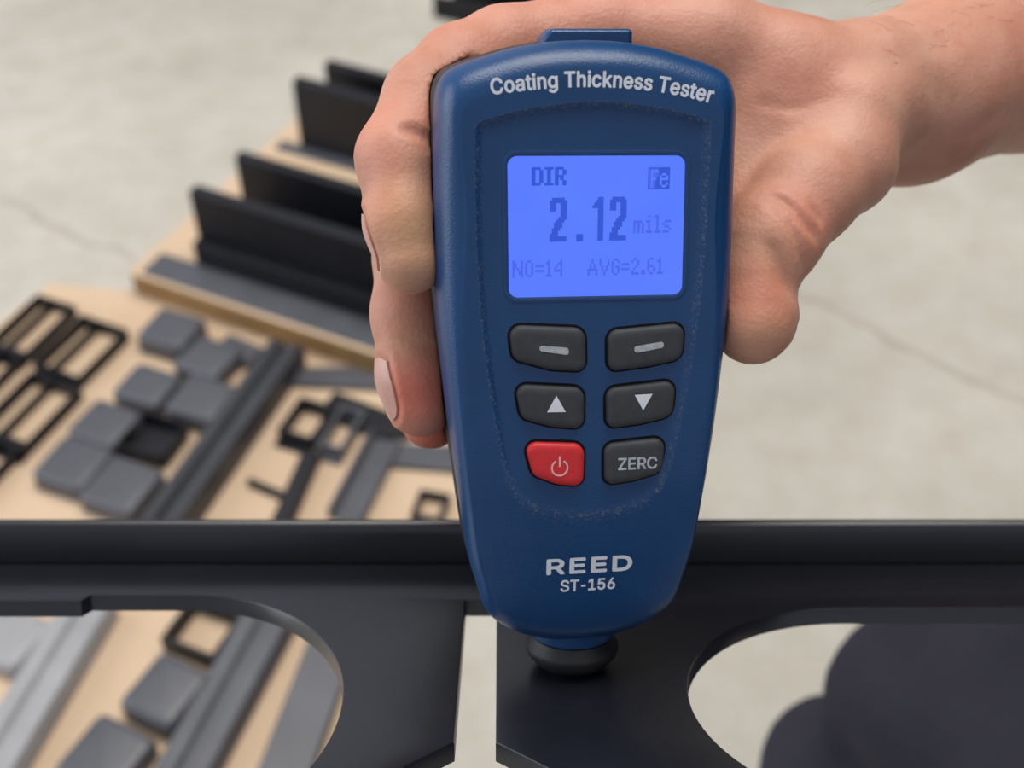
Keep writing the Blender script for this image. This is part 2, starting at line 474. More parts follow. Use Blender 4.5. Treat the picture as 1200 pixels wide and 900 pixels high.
bar_between('thin_bar', (366, 540), (330, 622), 15, 12, M['part'], 'narrow black bar running down to the rim between two tan gaps', 'bar', 'bars on the cardboard', 'flat')
bar_between('thin_bar', (294, 568), (346, 590), 6, 6, M['part'], 'short thin black rod on bare cardboard above the rim', 'rod', 'bars on the cardboard', 'flat')
bar_between('flat_bar', (262, 408), (300, 424), 26, 8, M['part_grey'], 'small dark plate at the far end of the long bar', 'plate', 'bars on the cardboard', 'flat')

def frame_part(px, py, ang, lx, ly, h, t, mat, label, divs=(0.0,), name='open_bracket', lip=True):
    """rectangular open bracket: four upright walls, cross strips between them"""
    loc = G(px, py, HC); loc.z = HC + .0002
    r = empty(name, MG(loc, ang), label, 'bracket', 'open brackets on the cardboard')
    b = MB(); b.box(-lx / 2, lx / 2, -ly / 2, -ly / 2 + t, 0, h); b.obj('end_wall', mat, r)
    b = MB(); b.box(-lx / 2, lx / 2, ly / 2 - t, ly / 2, 0, h); b.obj('end_wall', mat, r)
    b = MB(); b.box(-lx / 2, -lx / 2 + t, -ly / 2 + t + .1, ly / 2 - t - .1, 0, h); b.obj('side_wall', mat, r)
    b = MB(); b.box(lx / 2 - t, lx / 2, -ly / 2 + t + .1, ly / 2 - t - .1, 0, h); b.obj('side_wall', mat, r)
    for q in divs:
        b = MB(); b.box(q * lx - t * .4, q * lx + t * .4, -ly / 2 + t + .1, ly / 2 - t - .1, 0, h * .8); b.obj('divider', mat, r)
    if lip:
        b = MB(); b.box(-lx / 2 - .5, lx / 2 + .5, -ly / 2 - 7, -ly / 2 - .1, 0, 3); b.obj('tab', mat, r)
    return r
frame_part(40, 392, 2, 44, 76, 13, 2.6, M['part'], 'black open bracket farthest back on the left of the cardboard', (-.12,))
frame_part(98, 418, 1, 52, 72, 14, 2.6, M['part'], 'black open bracket with dividers right beside the bare cardboard corner', (-.16,))
frame_part(36, 492, 2, 54, 80, 14, 2.6, M['part'], 'black open bracket nearest the grey caps on the left', (-.1,))
frame_part(-22, 446, 2, 48, 74, 13, 2.6, M['part'], 'black open bracket cut by the left edge of the picture', (0,))
frame_part(-30, 556, 2, 50, 78, 13, 2.6, M['part'], 'lowest black open bracket at the left edge above the rim', (.0,))
frame_part(361, 503, 4, 34, 44, 14, 4, M['part'], 'small black ring-shaped bracket around a square of tan cardboard', ())
frame_part(402, 512, 6, 24, 50, 12, 4, M['part_grey'], 'narrow open bracket right of the ring-shaped one', ())
frame_part(242, 748, 2, 46, 44, 16, 4, M['part'], 'black open bracket framing tan cardboard in the left opening', (), lip=False)
frame_part(505, 600, 12, 26, 30, 9, 4, M['part'], 'small black bracket at the rim beside the tester', (), lip=False)

def plate(px, py, ang, pts, h, mat, label):
    loc = G(px, py, HC); loc.z = HC + .0002
    pp = round_poly(pts, 2.0, 3)
    b = MB(); b.loft([[(x, y, 0) for x, y in pp], [(x, y, h - .8) for x, y in pp], [(x, y, h) for x, y in inset_poly(pp, .8)]])
    o = b.obj('flat_plate', mat)
    o.matrix_world = MG(loc, ang)
    return tag(o, label, 'plate', 'flat plates on the cardboard')
plate(398, 446, 24, [(-46, -10), (46, -14), (52, -4), (10, 14), (-40, 12)], 5, M['part_grey'], 'wedge-shaped dark plate lying below the brown board edge')
plate(418, 486, 0, [(-30, -16), (34, -20), (60, -6), (26, 12), (-30, 14)], 5, M['part'], 'black plate left of the ring finger tip')
plate(508, 540, 20, [(-44, -12), (46, -14), (46, 16), (-30, 14)], 5, M['part_grey'], 'dark plate under the fingertips half hidden by the tester')

# ------------------------------------------------------------------ the coated panel
pan = empty('metal_panel', MD, 'black powder-coated metal panel with two rounded openings under the tester', 'metal panel')
def ell(cx, cy, rx, ry, a0, a1, n):
    return [(cx + rx * math.cos(math.radians(a0 + (a1 - a0) * i / n)), cy + ry * math.sin(math.radians(a0 + (a1 - a0) * i / n))) for i in range(n + 1)]
hole_l = ell(-100, -22, 48.5, 60.8, 90, -90, 48) + [(-320, -82.8), (-320, 35.2), (-126.5, 35.2), (-125.0, 38.8)]
hole_r = ell(72, -17, 46.6, 48, 90, 270, 48) + [(320, -65), (320, 31)]
outer = [(-360, 59.3), (360, 59.3), (360, -108), (10, -108), (10, -60), (-17.4, -34.5), (-18, 35.6), (-26, 35.6), (-26, -34.5), (-50, -58), (-50, -108), (-360, -108)]
def panel_sheet():
    bm = bmesh.new()
    DEP = 4.6
    def loop(pts, solid):
        pts = [tuple(p) for p in pts]
        s = 1 if solid else -1
        rings = []
        for ins, z in ((0.7, 0.0), (0.22, -.12), (0.0, -.55), (0.0, -DEP), (1.4, -DEP)):
            q = inset_poly(pts, s * ins)
            rings.append([bm.verts.new((x, y, z)) for x, y in q])
        for a, c in zip(rings[:-1], rings[1:]):
            for i in range(len(a)):
                j = (i + 1) % len(a)
                bm.faces.new((a[i], a[j], c[j], c[i]))
        return rings[0]
    edges = []
    for pts, solid in ((dens(outer), True), (hole_l, False), (hole_r, False)):
        top = loop(pts, solid)
        for i in range(len(top)):
            edges.append(bm.edges.get((top[i], top[(i + 1) % len(top)])))
    bmesh.ops.triangle_fill(bm, edges=edges, use_beauty=True)
    v = [tuple(x.co) for x in bm.verts]; bm.verts.index_update()
    f = [tuple(x.index for x in fc.verts) for fc in bm.faces]
    bm.free()
    return v, f
def dens(p): return p
v, f = panel_sheet()
mobj('sheet', v, f, M['coat'], pan, True, 0.001, 30)
# upturned rim along the far edge, with a small return at its top
b = MB()
prof = [(59.9, -4.6), (59.9, 8.6), (60.2, 10.6), (60.9, 11.7), (62.0, 12.2), (63.2, 11.8), (63.8, 10.8), (64.0, 8.6), (64.0, -4.6)]
b.prism(prof, -360, 360)
b.obj('rear_rim', M['coat'], pan, 50)
# leg that carries the panel, hidden below it
mw = (MD @ Matrix.Translation((-0.002, -0.03, -0.0046))).to_translation()
inv = MD.inverted()
b = MB(); n = 20
foot = mw.copy(); foot.z = 0.0
pts = []
for z, r in ((0, 60), (4, 60), (6, 9), (mw.z * 1000 - 16, 9)):
    pts.append([(lambda w: (w.x * 1000, w.y * 1000, w.z * 1000))(inv @ (foot + Vector((math.cos(2 * math.pi * i / n) * r / 1000, math.sin(2 * math.pi * i / n) * r / 1000, z / 1000)))) for i in range(n)])
top = [(-2 + 9 * math.cos(2 * math.pi * i / n), -30 + 9 * math.sin(2 * math.pi * i / n), -4.7) for i in range(n)]
b.loft(pts + [top]); b.obj('support_leg', M['coat'], pan, 40)

# ------------------------------------------------------------------ coating thickness tester
dev = empty('coating_thickness_tester', ME, 'blue handheld coating thickness tester with lit display held on the panel', 'gauge')
def catmull(pts, n):
    p = np.array(pts, float)
    P_ = np.vstack([2 * p[0] - p[1], p, 2 * p[-1] - p[-2]])
    out = []
    for i in range(len(p) - 1):
        a, b_, c, d = P_[i:i + 4]
        for t in np.linspace(0, 1, 24, endpoint=False):
            out.append(0.5 * ((2 * b_) + (-a + c) * t + (2 * a - 5 * b_ + 4 * c - d) * t * t + (-a + 3 * b_ - 3 * c + d) * t ** 3))
    out.append(p[-1]); out = np.array(out)
    s = np.r_[0, np.cumsum(np.linalg.norm(np.diff(out, axis=0), axis=1))]
    q = np.linspace(0, s[-1], n)
    return np.stack([np.interp(q, s, out[:, 0]), np.interp(q, s, out[:, 1])], 1)
def half_to_full(half):
    """half: right side from top centre to bottom centre -> closed loop"""
    h = np.array(half)
    l = h[1:-1][::-1].copy(); l[:, 0] *= -1
    return np.vstack([h, l])
out_top = [(0, 141.2), (7, 140.9), (14, 139.8), (20, 138.2), (25, 136.6), (28.2, 135.0), (29.6, 133.2)]
out_side = [(29.6, 133.2), (30.5, 130.0), (30.9, 122), (31.2, 104), (31.1, 91), (30.4, 79), (29.1, 65), (28.2, 57), (26.8, 46), (24.9, 32), (22.9, 24)]
out_bot = [(22.9, 24), (21.6, 19.6), (19.0, 15.9), (13.5, 12.2), (7, 10.2), (0, 9.6)]
rec_top = [(0, 129.4), (6, 129.1), (13, 128.2), (19, 126.9), (22.9, 125.7), (23.7, 124.6)]
rec_side = [(23.7, 124.6), (23.8, 112), (23.3, 95), (22.0, 80), (20.2, 67), (18.4, 57), (16.9, 51)]
rec_bot = [(16.9, 51), (15.2, 47.6), (11, 44.8), (5, 43.1), (0, 42.6)]
NS = (40, 90, 36)
def whole(parts):
    hs = [catmull(p, n) for p, n in zip(parts, NS)]
    return half_to_full(np.vstack([hs[0], hs[1][1:], hs[2][1:]]))
OUT = whole((out_top, out_side, out_bot)); REC = whole((rec_top, rec_side, rec_bot))
def Tz(z): return np.interp(z, [8, 12, 20, 34, 50, 200], [.68, .74, .85, .94, 1.0, 1.0])
def bulge(x): return 0.0 * x
DIRV = REC - OUT; LEN = np.linalg.norm(DIRV, axis=1)[:, None]; DIRV = DIRV / LEN
def front_y(x, z): return -16.0 * Tz(z) + bulge(x) * 1.0
rings = []
def ring_inset(d, y, abs_y=False):
    q = OUT + DIRV * np.minimum(d, LEN * .9)
    yy = y * Tz(q[:, 1])
    return np.stack([q[:, 0], yy, q[:, 1]], 1)
for d, y in ((0.6, -2.7), (0.2, -2.9), (0, -3.4), (0.0, -6.0), (0.12, -8.6), (0.45, -10.4), (1.0, -12.0), (1.8, -13.4), (2.7, -14.4), (3.7, -15.1), (4.6, -15.6)):
    rings.append(ring_inset(d, y))
for t in (0.0, .04, .15, .3, .5, .7, .85, .93, .97):
    q0 = OUT + DIRV * np.minimum(5.4, LEN * .72)
    q = q0 + (REC - q0) * t
    rings.append(np.stack([q[:, 0], front_y(q[:, 0], q[:, 1]) + .25 * max(0, 1 - t * 6), q[:, 1]], 1))
def rec_depth(z): return np.interp(z, [42, 48, 58, 66, 88, 121, 124, 130], [0.05, .35, .7, .9, .95, .95, 1.15, 1.3])
ctr = np.stack([REC[:, 0] * 0.0, np.clip(REC[:, 1], 66, 108)], 1)
for t, k in ((0.0, 0.0), (.018, .25), (.05, .75), (.085, 1.0), (.2, 1), (.4, 1), (.6, 1), (.8, 1), (.97, 1)):
    q = REC + (ctr - REC) * t
    rings.append(np.stack([q[:, 0], front_y(q[:, 0], q[:, 1]) + rec_depth(q[:, 1]) * k, q[:, 1]], 1))
b = MB()
b.loft([[tuple(p) for p in r] for r in rings], cap0=False, cap1=True)
shell = b.obj('front_shell', M['blue'], dev, 60)
N_RING = len(OUT); N_EDGE = len(rings) - 9
_d = np.zeros(len(shell.data.vertices)); 
for _k, _w in ((-1, .5), (0, 1.0), (1, .9), (2, .35)): _d[(N_EDGE + _k) * N_RING:(N_EDGE + _k + 1) * N_RING] = _w
_ca = shell.data.color_attributes.new('dust', 'FLOAT_COLOR', 'POINT')
_ca.data.foreach_set('color', np.stack([_d, _d, _d, _d * 0 + 1], 1).astype(np.float32).ravel())
# rear half
rr = []
for d, y in ((0.7, -2.6), (0.12, -2.3), (0.05, 9.5), (0.6, 13), (2.0, 15.2), (4.5, 16.0)):
    rr.append([tuple(p) for p in ring_inset(d, y)])
b = MB(); b.loft(rr, True, True); b.obj('rear_shell', M['black_shell'], dev, 60)
# lug on top
b = MB()
lug = round_poly([(-7.6, 2.5), (11.8, 2.5), (11.8, 12), (-7.6, 12)], 1.2, 4)
def lsl(q, z): return [(x + (1.8 * (z - 140.8) / 2.5 * np.clip((2 - x) / 9.6, 0, 1) if z > 140.8 else 0), y, z) for x, y in q]
b.loft([lsl(lug, 138.5), lsl(lug, 140.9), lsl(lug, 142.8), lsl(inset_poly(lug, .4), 143.3), lsl(inset_poly(lug, 1.0), 143.5)])
b.obj('top_lug', M['blue'], dev)
# probe
b = MB(); b.lathe([(6.5, 17), (9.6, 14.5), (9.6, 8.6), (9.2, 8.2), (7.0, 8.0)], 64); b.obj('probe_neck', M['blue'], dev, 40)
b = MB(); b.lathe([(6.0, 8.3), (8.8, 8.25), (9.3, 8.0), (10.7, 5.6), (10.8, 5.2), (10.7, 4.2), (10.4, 3.6), (8.9, 1.7), (8.3, 1.3), (6.0, 1.1), (5.4, .05), (2, .03)], 64)
b.obj('probe_collar', M['rubber'], dev, 28)

def fy(x, z, inside):
    y = front_y(np.array(x, float), np.array(z, float))
    return y + (rec_depth(np.array(z, float)) if inside else 0)
def on_face(poly, layers, inside=True):
    """stack outlines (x,z) above the local face: layers of (inset, height)"""
    c = np.mean(np.array(poly), 0)
    rings = []
    for ins, h in layers:
        q = inset_poly(poly, ins)
        rings.append([(x, float(fy(x, z, inside)) - h, z) for x, z in q])
    return rings
# display
lcd = round_poly([(-16.9, 90.7), (19.2, 90.4), (18.9, 118.8), (-17.2, 119.1)], 1.9, 6)
b = MB(); bez = on_face(lcd, [(-1.2, -.15), (-1.15, .12), (-.75, .24), (-.3, .2), (0.02, .02), (.02, -.2)])
b.loft(bez, False, False); b.obj('display_bezel', M['blue_smooth'], dev, 60)
yl = float(fy(0, 105, True)) - .06
scr = [(x, yl + bulge(x) , z) for x, z in lcd]
b = MB(); b.loft([[(x, y + .4, z) for x, y, z in scr], scr], True, True)
screen = b.obj('display_screen', M['lcd'], dev, 30)
screen['label'] = 'glowing blue backlit display reading 2.12 mils'

FONT = {
 'D': ["1110", "1001", "1001", "1001", "1001", "1001", "1110"], 'I': ["111", "010", "010", "010", "010", "010", "111"],
 'R': ["1110", "1001", "1001", "1110", "1010", "1001", "1001"], 'm': ["00000", "00000", "11110", "10101", "10101", "10101", "10101"],
 'i': ["010", "000", "110", "010", "010", "010", "111"], 'l': ["110", "010", "010", "010", "010", "010", "111"],
 's': ["0000", "0000", "0111", "1000", "0110", "0001", "1110"], 'N': ["10001", "11001", "11001", "10101", "10011", "10011", "10001"],
 'O': ["0110", "1001", "1001", "1001", "1001", "1001", "0110"], '=': ["0000", "0000", "1111", "0000", "1111", "0000", "0000"],
 '1': ["010", "110", "010", "010", "010", "010", "111"], '4': ["0001", "0011", "0101", "1001", "1111", "0001", "0001"],
 'A': ["00100", "00100", "01010", "01010", "11111", "10001", "10001"], 'V': ["10001", "10001", "10001", "01010", "01010", "00100", "00100"],
 'G': ["0110", "1001", "1000", "1011", "1001", "1001", "0110"], '2': ["0110", "1001", "0001", "0010", "0100", "1000", "1111"],
 '6': ["0110", "1000", "1000", "1110", "1001", "1001", "0110"], '.': ["00", "00", "00", "00", "00", "11", "11"],
 'F': ["1111", "1000", "1000", "1110", "1000", "1000", "1000"], 'e': ["0000", "0110", "1001", "1111", "1000", "1001", "0110"], ' ': ["000"] * 7,
 'B2': ["01111110", "11111111", "11100111", "11100111", "11100111", "00000111", "00000111", "00001111", "00011110", "00111100", "00111100", "01111000", "01110000", "11110000", "11111111", "11111111"],
 'B1': ["000111", "001111", "011111", "111111"] + ["000111"] * 12, 'B.': ["11", "11"],
}
def lcd_text(name, glyphs, mat, h=.02):
    """glyphs: (char, x0, z_top, dot width, dot height)"""
    b = MB()
    for ch, x0, zt, dw, dh in glyphs:
        for r, row in enumerate(FONT[ch]):
            for c, on in enumerate(row):
                if on == '1':
                    x, z = x0 + c * dw, zt - r * dh
                    y = yl + bulge(x) - h
                    b.add([(x, y, z), (x + dw, y, z), (x + dw, y, z - dh), (x, y, z - dh)], [(0, 1, 2, 3)])
    o = b.obj(name, mat, screen, smooth=False)
    return o
def LX(px): return -17.2 + (px - 594) / 209 * 36.2
def LZ(py): return 119.1 - (py - 182) / 164.0 * 28.5
def run(txt, px0, px1, py0, py1, adv=None):
    n = sum(len(FONT[c][0]) + 1 for c in txt) - 1
    dw = (LX(px1) - LX(px0)) / n; dh = (LZ(py0) - LZ(py1)) / 7
    x = LX(px0); g = []
    for c in txt:
        g.append((c, x, LZ(py0), dw, dh)); x += (len(FONT[c][0]) + 1) * dw
    return g
bold = run('DIR', 622, 661, 195, 216)
lcd_text('mode_text', bold + [(c, x + w * .55, z, w, h) for c, x, z, w, h in bold], M['lcd_seg'])
dwb, dhb = (LX(664) - LX(644)) / 8, (LZ(230) - LZ(281)) / 16
lcd_text('reading_text', [('B2', LX(643.5), LZ(230), dwb, dhb), ('B.', LX(675), LZ(272.5), (LX(683) - LX(675)) / 2, (LZ(272.5) - LZ(281)) / 2), ('B1', LX(693.5), LZ(230), (LX(707) - LX(693.5)) / 6, dhb), ('B2', LX(714.5), LZ(230), dwb, dhb)], M['lcd_seg'])
lcd_text('unit_text', run('mils', 743, 788, 252, 273), M['lcd_dim'])
lcd_text('count_text', run('NO=14', 600, 659, 302, 322), M['lcd_dim'])
lcd_text('average_text', run('AVG=2.61', 689, 780, 302, 322), M['lcd_dim'])
# Fe badge: framed box, right half filled, pale letters
b = MB()
def rect(px0, px1, py0, py1, h):
    x0, x1, z0, z1 = LX(px0), LX(px1), LZ(py1), LZ(py0)
    y = yl + bulge(x0) - h
    b.add([(x0, y, z0), (x1, y, z0), (x1, y, z1), (x0, y, z1)], [(0, 1, 2, 3)])
rect(759, 785, 197, 198.2, .02); rect(759, 785, 221, 222.2, .02); rect(759, 760.2, 198.2, 221, .02); rect(783.8, 785, 198.2, 221, .02)
rect(771.5, 783.8, 198.2, 221, .02); rect(768, 771.5, 208, 221, .02)
badge = b.obj('badge_text', M['lcd_seg'], screen, smooth=False)
bf = run('F', 762.5, 771, 200, 220); be = run('e', 773, 783, 201, 220)
lcd_text('badge_letter', bf + be, M['lcd'], .04)
b = MB(); rect(760.2, 771.5, 198.2, 221, .015); b.obj('badge_ground', M['lcd_dim'], screen, smooth=False)

# buttons
BT = [
    ('soft_key', [(-17.0, 85.1), (-1.2, 84.0), (-0.9, 74.8), (-8, 75.4), (-16.2, 77.9)], 'button', [2.2, 2.6, 1.9, 9, 2.6], 'dark grey left soft key'),
    ('soft_key', [(3.6, 83.3), (19.7, 84.4), (19.6, 76.8), (12, 75.4), (3.8, 74.6)], 'button', [2.2, 2.2, 2.6, 9, 1.9], 'dark grey right soft key'),
    ('up_key', [(-15.8, 72.6), (-1.2, 71.4), (-1.2, 62.4), (-8, 63.2), (-14.4, 65.2)], 'button', [2.0, 2.6, 1.9, 9, 2.6], 'dark grey up arrow key'),
    ('down_key', [(3.5, 71.0), (18.3, 72.2), (17.9, 64.4), (11, 63.0), (3.7, 62.3)], 'button', [2.2, 2.2, 2.6, 9, 1.9], 'dark grey down arrow key'),
    ('power_key', [(-13.9, 60.1), (-1.0, 59.2), (-1.2, 49.8), (-7, 50.6), (-12.0, 52.8)], 'red', [2.0, 2.6, 1.9, 9, 2.6], 'red power key'),
    ('zero_key', [(3.3, 58.9), (16.4, 59.8), (15.9, 52.2), (10, 50.6), (3.4, 49.8)], 'button', [2.2, 2.2, 2.6, 9, 1.9], 'dark grey zero key'),
]
keys = {}
for i, (nm, pts, mt, rad, lab) in enumerate(BT):
    poly = round_poly(pts, rad, 6)
    b = MB(); b.loft(on_face(poly, [(-.55, -.3), (-.55, .03), (-.3, .06), (.2, .06)]), True, True); g = b.obj('key_gap', M['gap'], dev, 40)
    b = MB(); b.loft(on_face(poly, [(0.0, .0), (0.0, .75), (.2, 1.1), (.55, 1.36), (1.05, 1.5), (1.7, 1.56)]), True, True)
    k = b.obj(nm, M[mt], dev, 60); k['label'] = lab
    keys[i] = k
def mark(name, polys, mat, parent, h=1.60, inside=True, solid=.06):
    b = MB()
    for poly in polys:
        rings = [[(x, float(fy(x, z, inside)) - h + solid, z) for x, z in poly], [(x, float(fy(x, z, inside)) - h - .01, z) for x, z in poly]]
        b.loft(rings)
    return b.obj(name, mat, parent, 30)
mark('dash_mark', [round_poly([(-11.2, 80.9), (-4.8, 80.2), (-4.6, 78.6), (-10.6, 79.7)], .55, 4)], M['greyprint'], keys[0], 1.62)
mark('dash_mark', [round_poly([(9.0, 80.0), (15.3, 80.9), (15.3, 79.6), (9.2, 78.6)], .55, 4)], M['greyprint'], keys[1], 1.62)
mark('arrow_mark', [[(-7.2, 70.1), (-5.2, 66.5), (-9.1, 66.6)]], M['white'], keys[2], 1.62)
mark('arrow_mark', [[(9.4, 69.6), (13.2, 69.7), (11.3, 66.2)]], M['white'], keys[3], 1.62)
arc = []
cx, cz = -6.4, 54.4
A = [math.radians(60 - 300 * i / 26) for i in range(27)]
quads = []
for a0, a1 in zip(A[:-1], A[1:]):
    quads.append([(cx + 1.85 * math.cos(a0), cz + 1.85 * math.sin(a0)), (cx + 1.85 * math.cos(a1), cz + 1.85 * math.sin(a1)), (cx + 1.5 * math.cos(a1), cz + 1.5 * math.sin(a1)), (cx + 1.5 * math.cos(a0), cz + 1.5 * math.sin(a0))])
quads.append([(cx - .2, cz + .2), (cx + .2, cz + .2), (cx + .2, cz + 2.5), (cx - .2, cz + 2.5)])
mark('power_mark', quads, M['pinkprint'], keys[4], 1.62)

